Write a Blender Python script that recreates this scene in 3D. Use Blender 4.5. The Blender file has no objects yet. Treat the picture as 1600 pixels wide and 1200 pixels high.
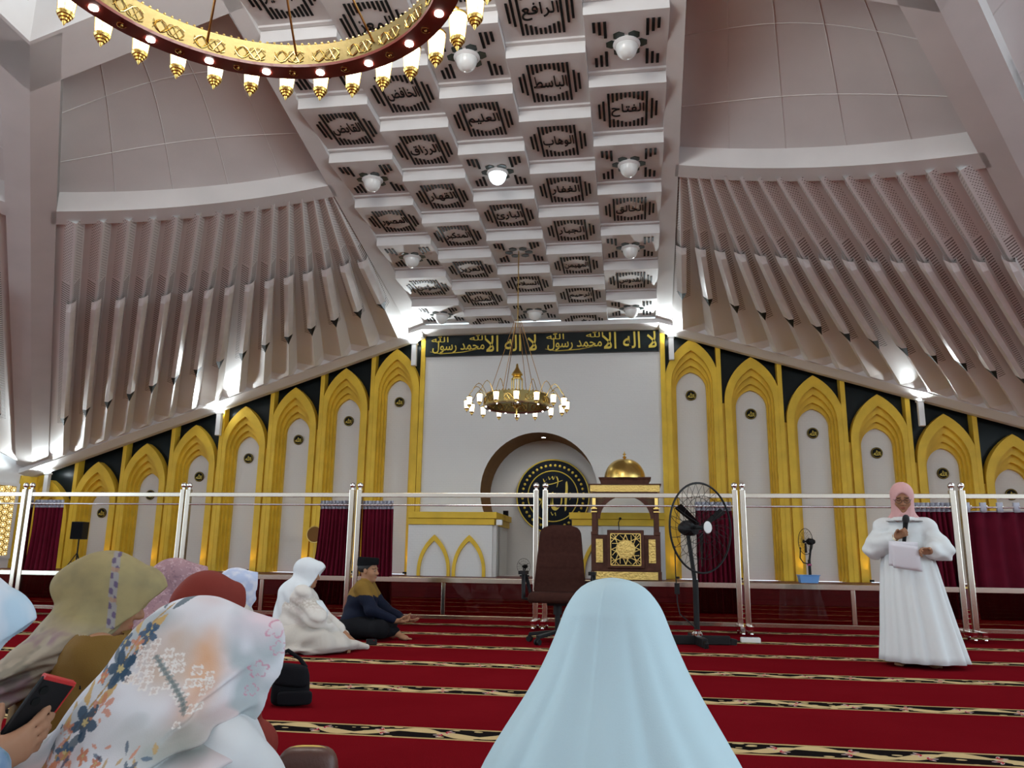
import bpy, math, random
import numpy as np
from mathutils import Vector, Matrix
C = bpy.context.scene.collection
SC = bpy.context.scene
rad = math.radians
# ---------------------------------------------------------------- camera
HC = 0.83
_p, _y, _r = rad(12.3), rad(8.8), rad(0.81)
FW = Vector((-math.sin(_y)*math.cos(_p), math.cos(_y)*math.cos(_p), math.sin(_p)))
RT0 = Vector((math.cos(_y), math.sin(_y), 0)); UP0 = RT0.cross(FW)
RT = RT0*math.cos(_r) + UP0*math.sin(_r); UP = UP0*math.cos(_r) - RT0*math.sin(_r)
cam = bpy.data.objects.new('camera', bpy.data.cameras.new('camera')); C.objects.link(cam)
cam.matrix_world = Matrix(((RT.x, UP.x, -FW.x, 0), (RT.y, UP.y, -FW.y, 0), (RT.z, UP.z, -FW.z, HC), (0, 0, 0, 1)))
cam.data.sensor_width = 36.0; cam.data.lens = 1250/1600*36.0; cam.data.clip_start = 0.05; cam.data.clip_end = 200
SC.camera = cam
# ---------------------------------------------------------------- world, light, exposure
SC.view_settings.view_transform = 'Standard'; SC.view_settings.look = 'None'
SC.view_settings.exposure = 0.78; SC.view_settings.gamma = 1.0; SC.view_settings.use_curve_mapping = False
try:
    SC.cycles.use_denoising = True; SC.cycles.max_bounces = 8; SC.cycles.transparent_max_bounces = 12
    SC.cycles.sample_clamp_indirect = 4.0; SC.cycles.caustics_reflective = False; SC.cycles.caustics_refractive = False
except Exception: pass
W = bpy.data.worlds.new('world'); SC.world = W; W.use_nodes = True
_bg = W.node_tree.nodes['Background']; _bg.inputs[0].default_value = (0.74, 0.90, 1.0, 1); _bg.inputs[1].default_value = 2.4
def lamp(name, kind, loc, energy, col=(1, 1, 1), size=0.1, aim=None, **kw):
    d = bpy.data.lights.new(name, kind); d.energy = energy; d.color = col
    if kind == 'AREA': d.shape = 'RECTANGLE'; d.size = size; d.size_y = kw.pop('size_y', size)
    elif kind != 'SUN': d.shadow_soft_size = size
    for k, v in kw.items(): setattr(d, k, v)
    o = bpy.data.objects.new(name, d); C.objects.link(o); o.location = loc
    if aim is not None: o.rotation_euler = (Vector(aim)-Vector(loc)).to_track_quat('-Z', 'Y').to_euler()
    return o
# added rear lamp standing in for unseen windows; the sides are open to the sky
lamp('rear_daylight_fill', 'AREA', (-2, -15.7, 6.9), 700, (0.86, 0.94, 1.0), 34, (-2, 12, 1.0), size_y=2.8)
# ---------------------------------------------------------------- object helpers
def tag(o, label, cat, group=None):
    o['label'] = label; o['category'] = cat
    if group: o['group'] = group
    return o
def thing(name, label, cat, loc=(0, 0, 0), rz=0.0, group=None):
    o = bpy.data.objects.new(name, None); C.objects.link(o); o.location = loc; o.rotation_euler = (0, 0, rz)
    o.empty_display_size = 0.1
    return tag(o, label, cat, group)
def struct(o): o['kind'] = 'structure'; return o
def dup(root, loc, rz=None, label=None, name=None):
    r = root.copy(); C.objects.link(r); r.location = loc
    if rz is not None: r.rotation_euler = (0, 0, rz)
    if label: r['label'] = label
    for ch in list(root.children):
        c = ch.copy(); C.objects.link(c); c.parent = r
        for g in list(ch.children):
            d = g.copy(); C.objects.link(d); d.parent = c
    return r
class MB:
    def __init__(s): s.v = []; s.f = []; s.m = []; s.uv = {}
    def add(s, vs, fs, m=0):
        o = len(s.v); s.v.extend([tuple(map(float, v)) for v in vs])
        for f in fs: s.f.append(tuple(i+o for i in f)); s.m.append(m)
        return s
    def box(s, c, d, m=0, M=None):
        hx, hy, hz = d[0]/2, d[1]/2, d[2]/2
        vs = [Vector((x, y, z)) for x in (-hx, hx) for y in (-hy, hy) for z in (-hz, hz)]
        if M is not None: vs = [M @ v for v in vs]
        c = Vector(c); vs = [v+c for v in vs]
        return s.add(vs, [(0, 1, 3, 2), (4, 6, 7, 5), (0, 4, 5, 1), (2, 3, 7, 6), (0, 2, 6, 4), (1, 5, 7, 3)], m)
    def beam(s, a, b, w, h, m=0, up=(0, 0, 1)):
        a, b = Vector(a), Vector(b); z = (b-a); L = z.length; z.normalize(); u = Vector(up)
        x = u.cross(z)
        if x.length < 1e-4: x = Vector((1, 0, 0)).cross(z)
        x.normalize(); y = z.cross(x)
        M = Matrix((x, y, z)).transposed()
        return s.box((a+b)/2, (w, h, L), m, M)
    def prism(s, poly, vec, m=0, caps=True):
        n = len(poly); vec = Vector(vec); P = [Vector(p) for p in poly]
        fs = [(i, (i+1) % n, n+(i+1) % n, n+i) for i in range(n)]
        if caps: fs += [tuple(range(n-1, -1, -1)), tuple(range(n, 2*n))]
        return s.add(P+[p+vec for p in P], fs, m)
    def rings(s, R, m=0, closed=True, cap0=False, cap1=False):
        k = len(R[0]); vs = [p for r in R for p in r]; fs = []
        for i in range(len(R)-1):
            for j in range(k if closed else k-1):
                a = i*k+j; b = i*k+(j+1) % k
                fs.append((a, b, b+k, a+k))
        if cap0: fs.append(tuple(range(k-1, -1, -1)))
        if cap1: fs.append(tuple((len(R)-1)*k+j for j in range(k)))
        return s.add(vs, fs, m)
    def tube(s, pts, r, n=8, m=0, closed=False, caps=True):
        P = [Vector(p) for p in pts]; k = len(P); rr = r if hasattr(r, '__len__') else [r]*k
        R = []; prev = None
        for i in range(k):
            if closed: t = (P[(i+1) % k]-P[i-1])
            else: t = P[min(i+1, k-1)]-P[max(i-1, 0)]
            t.normalize()
            if prev is None:
                x = t.orthogonal().normalized()
            else:
                x = prev - t*prev.dot(t)
                x = x.normalized() if x.length > 1e-6 else t.orthogonal().normalized()
            prev = x; y = t.cross(x)
            R.append([P[i]+(x*math.cos(2*math.pi*j/n)+y*math.sin(2*math.pi*j/n))*rr[i] for j in range(n)])
        if closed: R.append(R[0])
        return s.rings(R, m, True, caps and not closed, caps and not closed)
    def lathe(s, prof, n=24, o=(0, 0, 0), m=0, M=None, cap=True, a0=0, a1=2*math.pi):
        o = Vector(o); R = []
        full = abs(a1-a0-2*math.pi) < 1e-6
        for r, z in prof:
            ring = [Vector((max(r, 1e-4)*math.cos(a0+(a1-a0)*j/n), max(r, 1e-4)*math.sin(a0+(a1-a0)*j/n), z)) for j in range(n if full else n+1)]
            if M is not None: ring = [M @ v for v in ring]
            R.append([v+o for v in ring])
        return s.rings(R, m, full, cap and full, cap and full)
    def sphere(s, c, r, n=12, m=0, M=None):
        rx = r if hasattr(r, '__len__') else (r, r, r)
        k = max(6, n//2); prof = [(math.sin(math.pi*i/k), -math.cos(math.pi*i/k)) for i in range(k+1)]
        Sx = Matrix.Diagonal(Vector(rx)); MM = Sx if M is None else M @ Sx
        return s.lathe(prof, n, c, m, MM)
    def disc(s, c, r, n, nrm, h, m=0):
        z = Vector(nrm).normalized(); x = z.orthogonal().normalized(); y = z.cross(x); c = Vector(c)
        return s.prism([c+(x*math.cos(2*math.pi*j/n)+y*math.sin(2*math.pi*j/n))*r for j in range(n)], z*h, m)
    def build(s, name, mats, parent=None, org=None, smooth=False, bevel=0, angle=38):
        me = bpy.data.meshes.new(name)
        vs = s.v
        if org is not None: vs = [(x-org[0], y-org[1], z-org[2]) for x, y, z in vs]
        me.from_pydata(vs, [], s.f); me.update()
        ms = mats if isinstance(mats, (list, tuple)) else [mats]
        for m in ms: me.materials.append(m)
        if len(ms) > 1: me.polygons.foreach_set('material_index', s.m)
        o = bpy.data.objects.new(name, me); C.objects.link(o)
        if smooth:
            me.polygons.foreach_set('use_smooth', [True]*len(me.polygons))
            me.set_sharp_from_angle(angle=rad(angle))
        if bevel:
            b = o.modifiers.new('edge', 'BEVEL'); b.width = bevel; b.segments = 2; b.limit_method = 'ANGLE'; b.angle_limit = rad(40)
        if parent is not None: o.parent = parent
        return o
# ---------------------------------------------------------------- materials
def mat(name, col, rough=0.6, metal=0.0, noise=0.0, nscale=8.0, bump=0.0, bscale=40.0, coat=0.0, emit=None, estr=0.0, sheen=0.0, spec=0.5, col2=None):
    m = bpy.data.materials.new(name); m.use_nodes = True; nt = m.node_tree; b = nt.nodes['Principled BSDF']
    b.inputs['Base Color'].default_value = (*col, 1); b.inputs['Roughness'].default_value = rough; b.inputs['Metallic'].default_value = metal
    b.inputs['Specular IOR Level'].default_value = spec
    b.inputs['Coat Weight'].default_value = coat; b.inputs['Sheen Weight'].default_value = sheen
    if emit: b.inputs['Emission Color'].default_value = (*emit, 1); b.inputs['Emission Strength'].default_value = estr
    if noise or bump or col2:
        tc = nt.nodes.new('ShaderNodeTexCoord')
    if noise or col2:
        n = nt.nodes.new('ShaderNodeTexNoise'); n.inputs['Scale'].default_value = nscale; n.inputs['Detail'].default_value = 5
        nt.links.new(tc.outputs['Object'], n.inputs['Vector'])
        r = nt.nodes.new('ShaderNodeValToRGB'); r.color_ramp.elements[0].position = 0.32; r.color_ramp.elements[1].position = 0.68
        c2 = col2 or tuple(max(0, c*(1+noise)) for c in col); c1 = col if col2 else tuple(c*(1-noise) for c in col)
        r.color_ramp.elements[0].color = (*c1, 1); r.color_ramp.elements[1].color = (*c2, 1)
        nt.links.new(n.outputs['Fac'], r.inputs['Fac']); nt.links.new(r.outputs['Color'], b.inputs['Base Color'])
    if bump:
        n2 = nt.nodes.new('ShaderNodeTexNoise'); n2.inputs['Scale'].default_value = bscale; n2.inputs['Detail'].default_value = 3
        nt.links.new(tc.outputs['Object'], n2.inputs['Vector'])
        bp = nt.nodes.new('ShaderNodeBump'); bp.inputs['Strength'].default_value = bump; bp.inputs['Distance'].default_value = 0.02
        nt.links.new(n2.outputs['Fac'], bp.inputs['Height']); nt.links.new(bp.outputs['Normal'], b.inputs['Normal'])
    return m
class NT:
    """tiny node-graph writer"""
    def __init__(s, m): s.t = m.node_tree; s.b = s.t.nodes['Principled BSDF']
    def new(s, kind, **kw):
        n = s.t.nodes.new(kind)
        for k, v in kw.items(): setattr(n, k, v)
        return n
    def put(s, inp, v):
        if hasattr(v, 'is_output'): s.t.links.new(v, inp)
        else: inp.default_value = v
    def math(s, op, a, b=0.0, c=None):
        n = s.new('ShaderNodeMath', operation=op); s.put(n.inputs[0], a); s.put(n.inputs[1], b)
        if c is not None: s.put(n.inputs[2], c)
        return n.outputs[0]
    def mix(s, f, a, b):
        n = s.new('ShaderNodeMix', data_type='RGBA'); s.put(n.inputs[0], f)
        for i, v in ((6, a), (7, b)): s.put(n.inputs[i], v if hasattr(v, 'is_output') else (*v, 1))
        return n.outputs[2]
    def noise(s, vec, sc, det=3): 
        n = s.new('ShaderNodeTexNoise'); n.inputs['Scale'].default_value = sc; n.inputs['Detail'].default_value = det; s.put(n.inputs['Vector'], vec); return n.outputs['Fac']
    def bump(s, h, st=0.4, dist=0.01):
        n = s.new('ShaderNodeBump'); n.inputs['Strength'].default_value = st; n.inputs['Distance'].default_value = dist; s.put(n.inputs['Height'], h)
        s.t.links.new(n.outputs['Normal'], s.b.inputs['Normal'])
    def step(s, x, e0, e1):
        n = s.new('ShaderNodeMapRange', interpolation_type='SMOOTHSTEP'); s.put(n.inputs[0], x); n.inputs[1].default_value = e0; n.inputs[2].default_value = e1; return n.outputs[0]
M = {}
BCX, BCY, BCZ, BCR = -3.0, 5.0, 5.5, 1.8
M['plaster'] = mat('plaster', (0.66, 0.635, 0.62), 0.75, noise=0.05, nscale=1.2, bump=0.05)
M['plaster_white'] = mat('plaster_white', (0.70, 0.685, 0.675), 0.7, noise=0.04, nscale=1.5, bump=0.04)
M['recess'] = mat('recess_plaster', (0.64, 0.605, 0.59), 0.8, noise=0.05, nscale=0.9, bump=0.05)
M['slot'] = mat('slot_black', (0.010, 0.011, 0.011), 0.6, spec=0.08)
M['yellow'] = mat('yellow_paint', (0.72, 0.47, 0.045), 0.42, noise=0.10, nscale=2.5, bump=0.03, bscale=12, spec=0.2)
M['blackwall'] = mat('black_panel', (0.006, 0.010, 0.011), 0.3, noise=0.2, nscale=3, bump=0.06, bscale=18, spec=0.15)
M['gold'] = mat('gold_metal', (0.78, 0.55, 0.17), 0.26, 1.0)
M['gold_relief'] = mat('gold_relief', (0.74, 0.53, 0.17), 0.38, 0.85, bump=0.9, bscale=26)
M['gold_paint'] = mat('gold_paint', (0.72, 0.52, 0.14), 0.4, 0.4)
M['brass_dark'] = mat('brass_rod', (0.36, 0.19, 0.06), 0.35, 0.9)
M['redlacquer'] = mat('red_lacquer', (0.16, 0.022, 0.014), 0.3, coat=0.3)
M['maroon_board'] = mat('maroon_board', (0.13, 0.012, 0.016), 0.45, noise=0.15, nscale=6)
M['steel'] = mat('stainless_steel', (0.72, 0.67, 0.58), 0.14, 1.0)
M['chrome'] = mat('chrome', (0.85, 0.85, 0.85), 0.06, 1.0)
M['curtain'] = mat('maroon_curtain', (0.085, 0.003, 0.013), 0.85, noise=0.12, nscale=5, spec=0.1)
M['tape'] = mat('grey_tape', (0.42, 0.43, 0.50), 0.8)
M['wood'] = mat('brown_wood', (0.085, 0.030, 0.018), 0.5, noise=0.2, nscale=9, spec=0.2)
M['black'] = mat('black_plastic', (0.009, 0.009, 0.010), 0.5, spec=0.22)
M['blackcloth'] = mat('black_cloth', (0.008, 0.008, 0.010), 0.85, bump=0.1, bscale=160, spec=0.1)
M['white'] = mat('white_plastic', (0.75, 0.75, 0.74), 0.4)
M['reveal'] = mat('brown_reveal', (0.19, 0.088, 0.024), 0.6, noise=0.06, nscale=2, spec=0.1)
M['lampglass'] = mat('lamp_glass', (0.75, 0.76, 0.74), 0.25, coat=0.3)
M['glow_warm'] = mat('lantern_glow', (1, 0.95, 0.8), 0.5, emit=(1.0, 0.90, 0.62), estr=3.2)
M['glow_white'] = mat('bulb_glow', (1, 1, 1), 0.5, emit=(1.0, 0.97, 0.90), estr=14)
M['glow_cool'] = mat('cool_glow', (1, 1, 1), 0.5, emit=(0.86, 0.96, 1.0), estr=30)
M['glow_dome'] = mat('lit_dome', (0.8, 0.9, 0.9), 0.4, emit=(0.80, 0.95, 1.0), estr=1.5)
def brick_white(name, col):
    m = mat(name, col, 0.55); g = NT(m)
    tc = g.new('ShaderNodeTexCoord'); mp = g.new('ShaderNodeMapping'); mp.inputs['Rotation'].default_value = (rad(90), 0, 0)
    g.t.links.new(tc.outputs['Object'], mp.inputs['Vector'])
    b = g.new('ShaderNodeTexBrick'); b.inputs['Scale'].default_value = 4.4; b.inputs['Mortar Size'].default_value = 0.012; b.inputs['Mortar Smooth'].default_value = 0.6
    b.inputs['Color1'].default_value = (1, 1, 1, 1); b.inputs['Color2'].default_value = (0.9, 0.9, 0.9, 1); b.inputs['Mortar'].default_value = (0, 0, 0, 1)
    g.t.links.new(mp.outputs[0], b.inputs['Vector'])
    n = g.noise(tc.outputs['Object'], 14, 4)
    h = g.math('ADD', b.outputs['Color'], g.math('MULTIPLY', n, 0.9))
    g.bump(h, 0.35, 0.012)
    cc = g.mix(g.math('MULTIPLY', b.outputs['Fac'], 0.25), col, tuple(c*0.75 for c in col)); g.put(g.b.inputs['Base Color'], cc)
    return m
M['brick'] = brick_white('white_brick', (0.70, 0.69, 0.67))
# ---------------------------------------------------------------- Arabic lettering (joined presentation forms, right to left)
AR = {'ا': ('\ufe8d', '\ufe8e', None, None), 'إ': ('\ufe87', '\ufe88', None, None), 'أ': ('\ufe83', '\ufe84', None, None), 'ئ': ('\ufe89', '\ufe8a', '\ufe8b', '\ufe8c')}
def _f(ch, base, n):
    AR[ch] = tuple(chr(base+i) for i in range(n)) + (None,)*(4-n)
for ch, base, n in (('ب', 0xfe8f, 4), ('ة', 0xfe93, 2), ('ت', 0xfe95, 4), ('ث', 0xfe99, 4), ('ج', 0xfe9d, 4), ('ح', 0xfea1, 4), ('خ', 0xfea5, 4), ('د', 0xfea9, 2), ('ذ', 0xfeab, 2),
                    ('ر', 0xfead, 2), ('ز', 0xfeaf, 2), ('س', 0xfeb1, 4), ('ش', 0xfeb5, 4), ('ص', 0xfeb9, 4), ('ض', 0xfebd, 4), ('ط', 0xfec1, 4), ('ظ', 0xfec5, 4), ('ع', 0xfec9, 4),
                    ('غ', 0xfecd, 4), ('ف', 0xfed1, 4), ('ق', 0xfed5, 4), ('ك', 0xfed9, 4), ('ل', 0xfedd, 4), ('م', 0xfee1, 4), ('ن', 0xfee5, 4), ('ه', 0xfee9, 4), ('و', 0xfeed, 2),
                    ('ي', 0xfef1, 4), ('ؤ', 0xfe85, 2)): _f(ch, base, n)
def shape(s):
    out = []
    for w in s.split(' '):
        if w == 'الله': out.append('\ufdf2'); continue
        g = []; i = 0; join = False
        while i < len(w):
            ch = w[i]
            if ch == 'ل' and i+1 < len(w) and w[i+1] in 'اإأ':
                base = {'ا': 0xfefb, 'إ': 0xfef9, 'أ': 0xfef7}[w[i+1]]
                g.append(chr(base+(1 if join else 0))); join = False; i += 2; continue
            F = AR[ch]; nxt = i+1 < len(w) and F[2] is not None
            if join and nxt: g.append(F[3])
            elif join: g.append(F[1])
            elif nxt: g.append(F[2])
            else: g.append(F[0])
            join = F[2] is not None; i += 1
        out.append(''.join(reversed(g)))
    return ' '.join(reversed(out))
_tcache = {}
def glyphs(s, ext=0.05, off=0.0):
    key = (s, ext, off)
    if key in _tcache: return _tcache[key]
    cu = bpy.data.curves.new('lettering', 'FONT'); cu.body = s; cu.extrude = ext; cu.offset = off; cu.resolution_u = 4
    o = bpy.data.objects.new('lettering', cu); C.objects.link(o)
    bpy.context.view_layer.update(); dg = bpy.context.evaluated_depsgraph_get()
    me = bpy.data.meshes.new_from_object(o.evaluated_get(dg))
    v = np.array([tuple(p.co) for p in me.vertices]); f = [tuple(p.vertices) for p in me.polygons]
    bpy.data.objects.remove(o); bpy.data.curves.remove(cu); bpy.data.meshes.remove(me)
    _tcache[key] = (v, f); return v, f
def write(mb, s, O, U, V, w, h, depth=0.006, m=0, off=0.0, arabic=True, keep=False):
    """lay lettering s centred on O, filling w x h along U (reading right) and V (up), standing proud by depth along U x V"""
    v, f = glyphs(shape(s) if arabic else s, 0.05, off); v = v.copy()
    lo = v.min(0); hi = v.max(0); sx = w/(hi[0]-lo[0]); sy = h/(hi[1]-lo[1])
    if keep: sx = sy = min(sx, sy)
    O, U, V = Vector(O), Vector(U).normalized(), Vector(V).normalized(); N = U.cross(V)
    vs = [O+U*((p[0]-(lo[0]+hi[0])/2)*sx)+V*((p[1]-(lo[1]+hi[1])/2)*sy)+N*((p[2]+0.05)/0.1*depth) for p in v]
    mb.add(vs, f, m)
# ================================================================ SETTING
XC, YW = -2.38, 20.0            # centre line of the hall, face of the arcade wall
SL, SR, SB = 0.335, 0.312, 0.161
def z_top(x):                    # sloping top of the arcade wall
    return 6.65 - (SL*max(0, -5.45-x) if x < XC else SR*max(0, x-0.69))
# ---- carpet
def carpet_mat():
    m = mat('red_prayer_carpet', (0.25, 0.008, 0.014), 1.0, spec=0.0); g = NT(m)
    tc = g.new('ShaderNodeTexCoord'); sp = g.new('ShaderNodeSeparateXYZ'); g.t.links.new(tc.outputs['Object'], sp.inputs[0])
    x, y = sp.outputs[0], sp.outputs[1]
    r = g.math('SUBTRACT', g.math('MODULO', g.math('ADD', g.math('SUBTRACT', y, 4.03), 126.0+0.63), 1.26), 0.63)   # distance from the nearest border band
    a = g.math('ABSOLUTE', r)
    band = g.math('LESS_THAN', a, 0.125); inner = g.math('LESS_THAN', a, 0.100)
    ph = g.math('MULTIPLY', x, 2*math.pi/0.62)
    n1 = g.noise(tc.outputs['Object'], 9, 2)
    vine = g.math('MULTIPLY', g.math('SINE', ph), 0.058)
    dv = g.math('ABSOLUTE', g.math('SUBTRACT', r, vine))
    wv = g.math('ADD', 0.018, g.math('MULTIPLY', g.math('ABSOLUTE', g.math('COSINE', g.math('ADD', g.math('MULTIPLY', ph, 1.5), 0.4))), 0.030))
    cream = g.math('LESS_THAN', dv, wv)
    mp = g.new('ShaderNodeMapping'); mp.inputs['Scale'].default_value = (13, 24, 1); g.t.links.new(tc.outputs['Object'], mp.inputs[0])
    vo = g.new('ShaderNodeTexVoronoi', feature='F1'); vo.inputs['Scale'].default_value = 1.0; g.t.links.new(mp.outputs[0], vo.inputs['Vector'])
    leaf = g.math('LESS_THAN', vo.outputs['Distance'], 0.30); sc = g.new('ShaderNodeSeparateColor'); g.t.links.new(vo.outputs['Color'], sc.inputs[0])
    leaf = g.math('MULTIPLY', leaf, g.math('GREATER_THAN', sc.outputs[0], 0.45))
    # small star flowers, one per half wave
    fx = g.math('SUBTRACT', g.math('MODULO', g.math('ADD', x, 100*0.31+0.155), 0.31), 0.155)
    sgn = g.math('SIGN', g.math('SINE', g.math('ADD', ph, math.pi)))
    fy = g.math('SUBTRACT', r, g.math('MULTIPLY', sgn, 0.034))
    th = g.math('ARCTAN2', fy, fx); rr = g.math('SQRT', g.math('ADD', g.math('MULTIPLY', fx, fx), g.math('MULTIPLY', fy, fy)))
    pet = g.math('ADD', 0.030, g.math('MULTIPLY', g.math('COSINE', g.math('MULTIPLY', th, 6.0)), 0.018))
    flo = g.math('LESS_THAN', rr, pet); cor = g.math('LESS_THAN', rr, g.math('MULTIPLY', pet, 0.62))
    n2 = g.noise(tc.outputs['Object'], 260, 2); n3 = g.noise(tc.outputs['Object'], 1.7, 4)
    pile = g.math('ADD', 0.72, g.math('MULTIPLY', n2, 0.38))
    red = g.mix(n3, (0.145, 0.004, 0.008), (0.195, 0.008, 0.013))
    c = g.mix(band, red, (0.52, 0.37, 0.17))
    c = g.mix(inner, c, (0.012, 0.010, 0.010))
    cr = (0.62, 0.47, 0.24)
    c = g.mix(g.math('MULTIPLY', inner, g.math('MAXIMUM', cream, leaf)), c, cr)
    c = g.mix(g.math('MULTIPLY', inner, flo), c, (0.60, 0.45, 0.42)); c = g.mix(g.math('MULTIPLY', inner, cor), c, (0.42, 0.012, 0.03))
    mul = g.new('ShaderNodeMix', data_type='RGBA', blend_type='MULTIPLY'); mul.inputs[0].default_value = 1.0
    g.put(mul.inputs[6], c); cb = g.new('ShaderNodeCombineColor')
    for i in range(3): g.put(cb.inputs[i], pile)
    g.put(mul.inputs[7], cb.outputs[0]); g.put(g.b.inputs['Base Color'], mul.outputs[2])
    g.bump(n2, 0.5, 0.004)
    return m
fl = MB(); fl.box((-3, 2, -0.05), (48, 38, 0.1)); struct(fl.build('floor', carpet_mat()))
# ---- raised stage along the wall, maroon boarded riser
st = MB(); st.box((-4, 18.6, 0.2), (26.4, 3.2, 0.4), 0)
for k in range(4): st.box((-4, 16.99, 0.05+0.1*k), (26.4, 0.03, 0.085), 0)
st.box((-4, 17.0, 0.4), (26.4, 0.08, 0.03), 1)
struct(st.build('floor_stage', [M['maroon_board'], M['gold_paint']]))
# ---- white centre wall with the horseshoe opening of the mihrab
cx, cz, cr_ = -2.40, 2.50, 1.48
hole = [(cx-1.0, 0.4)]+[(cx-1.0, z) for z in (0.8, 1.2)]
a0 = math.acos(1.0/cr_)
for i in range(41):
    t = math.pi+a0 - (math.pi+2*a0)*i/40; hole.append((cx+cr_*math.cos(t), cz+cr_*math.sin(t)))
hole += [(cx+1.0, z) for z in (1.2, 0.8)]+[(cx+1.0, 0.4)]
X0, X1, Z0, Z1 = -5.55, 0.80, 0.4, 6.72
outer = []
for i, (x, z) in enumerate(hole):
    dx, dz = x-cx, z-cz
    if i < 3: outer.append((X0, z))
    elif i > len(hole)-4: outer.append((X1, z))
    else:
        s = min((X1-cx)/dx if dx > 1e-6 else ((X0-cx)/dx if dx < -1e-6 else 1e9), (Z1-cz)/dz if dz > 1e-6 else ((Z0-cz)/dz if dz < -1e-6 else 1e9))
        outer.append((cx+dx*s, cz+dz*s))
wl = MB(); n = len(hole)
wl.add([(x, 20.05, z) for x, z in hole]+[(x, 20.05, z) for x, z in outer], [(i, i+1, n+i+1, n+i) for i in range(n-1)], 0)
for a in range(n-1):              # corners of the rectangle that the fan skips
    p, q = outer[a], outer[a+1]
    if abs(p[0]-q[0]) > 1e-6 and abs(p[1]-q[1]) > 1e-6:
        c = (p[0] if abs(p[0]-X0) < 1e-6 or abs(p[0]-X1) < 1e-6 else q[0], p[1] if abs(p[1]-Z1) < 1e-6 or abs(p[1]-Z0) < 1e-6 else q[1])
        wl.add([(p[0], 20.05, p[1]), (q[0], 20.05, q[1]), (c[0], 20.05, c[1])], [(0, 1, 2)], 0)
wl.add([(x, 20.05, z) for x, z in hole]+[(x, 21.5, z) for x, z in hole], [(i, n+i, n+i+1, i+1) for i in range(n-1)], 1)
wl.add([(cx-1.7, 21.5, 0.2), (cx+1.7, 21.5, 0.2), (cx+1.7, 21.5, 4.3), (cx-1.7, 21.5, 4.3)], [(0, 1, 2, 3)], 0)
wl.add([(cx-1.1, 20.0, 0.401), (cx+1.1, 20.0, 0.401), (cx+1.1, 21.5, 0.401), (cx-1.1, 21.5, 0.401)], [(0, 1, 2, 3)], 2)
struct(wl.build('wall_centre', [M['brick'], M['reveal'], M['plaster_white']]))
# ---- ledge blocks beside the mihrab, each with two small golden arches
def ogive(w, h, n=10):           # right half of a pointed arch, from springing to apex
    R = (w*w+h*h)/(2*w); amax = math.asin(min(1, h/R)); return [(w-R+R*math.cos(amax*i/n), R*math.sin(amax*i/n)) for i in range(n+1)]
def arch_line(xc, w, z0, zs, rise, n=10):
    r = ogive(w, rise, n); L = [(xc-w, z0)]+[(xc-x, zs+z) for x, z in r]; Rr = [(xc+x, zs+z) for x, z in reversed(r[:-1])]+[(xc+w, z0)]
    return L+Rr
def arch_band(mb, A, B, y0, y1, m=0):    # solid band between two arch lines, front y0, back y1
    k = len(A); F = lambda P, y: [(x, y, z) for x, z in P]
    mb.add(F(A, y0)+F(B, y0), [(i, i+1, k+i+1, k+i) for i in range(k-1)], m)
    mb.add(F(A, y0)+F(A, y1), [(i, k+i, k+i+1, i+1) for i in range(k-1)], m)
    mb.add(F(B, y0)+F(B, y1), [(i, i+1, k+i+1, k+i) for i in range(k-1)], m)
def ledge(xa, xb, end, nm, label):
    t = thing(nm, label, 'ledge', ((xa+xb)/2, 19.5, 0.4)); org = t.location
    b = MB(); b.box(((xa+xb)/2, 19.55, 1.0), (xb-xa, 1.1, 1.2)); e = xb if end > 0 else xa
    b.box((e-end*0.06, 20.3, 1.0), (0.12, 1.9, 1.2))
    b.box((e+end*0.04, 19.2, 1.0), (0.08, 0.24, 1.2)); b.build('block', M['brick'], t, org)
    c = MB(); lo, hi = (xa, xb+0.11) if end > 0 else (xa-0.11, xb)
    c.box(((lo+hi)/2, 19.5, 1.825), (hi-lo, 1.24, 0.15)); c.box(((lo+hi)/2-end*0.03, 19.52, 1.675), (hi-lo-0.06, 1.16, 0.15))
    c.box((e-end*0.02, 20.62, 1.825), (0.26, 1.24, 0.15)); c.box((e-end*0.04, 20.62, 1.675), (0.2, 1.24, 0.15))
    c.build('cornice', M['yellow'], t, org, bevel=0.008)
    for x in ((-4.76, -3.91) if end > 0 else (-0.85, 0.0)):
        a = MB(); arch_band(a, arch_line(x, 0.40, 0.4, 0.52, 0.84), arch_line(x, 0.325, 0.4, 0.52, 0.70), 18.94, 19.0); a.build('arch_moulding', M['yellow'], t, org, smooth=True)
    return t
ledge(-5.42, -3.36, 1, 'wall_ledge', 'white block with yellow cornice and two small gold arches left of the prayer niche')
ledge(-1.42, 0.66, -1, 'wall_ledge', 'white block with yellow cornice right of the prayer niche behind the wooden pulpit')
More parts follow.
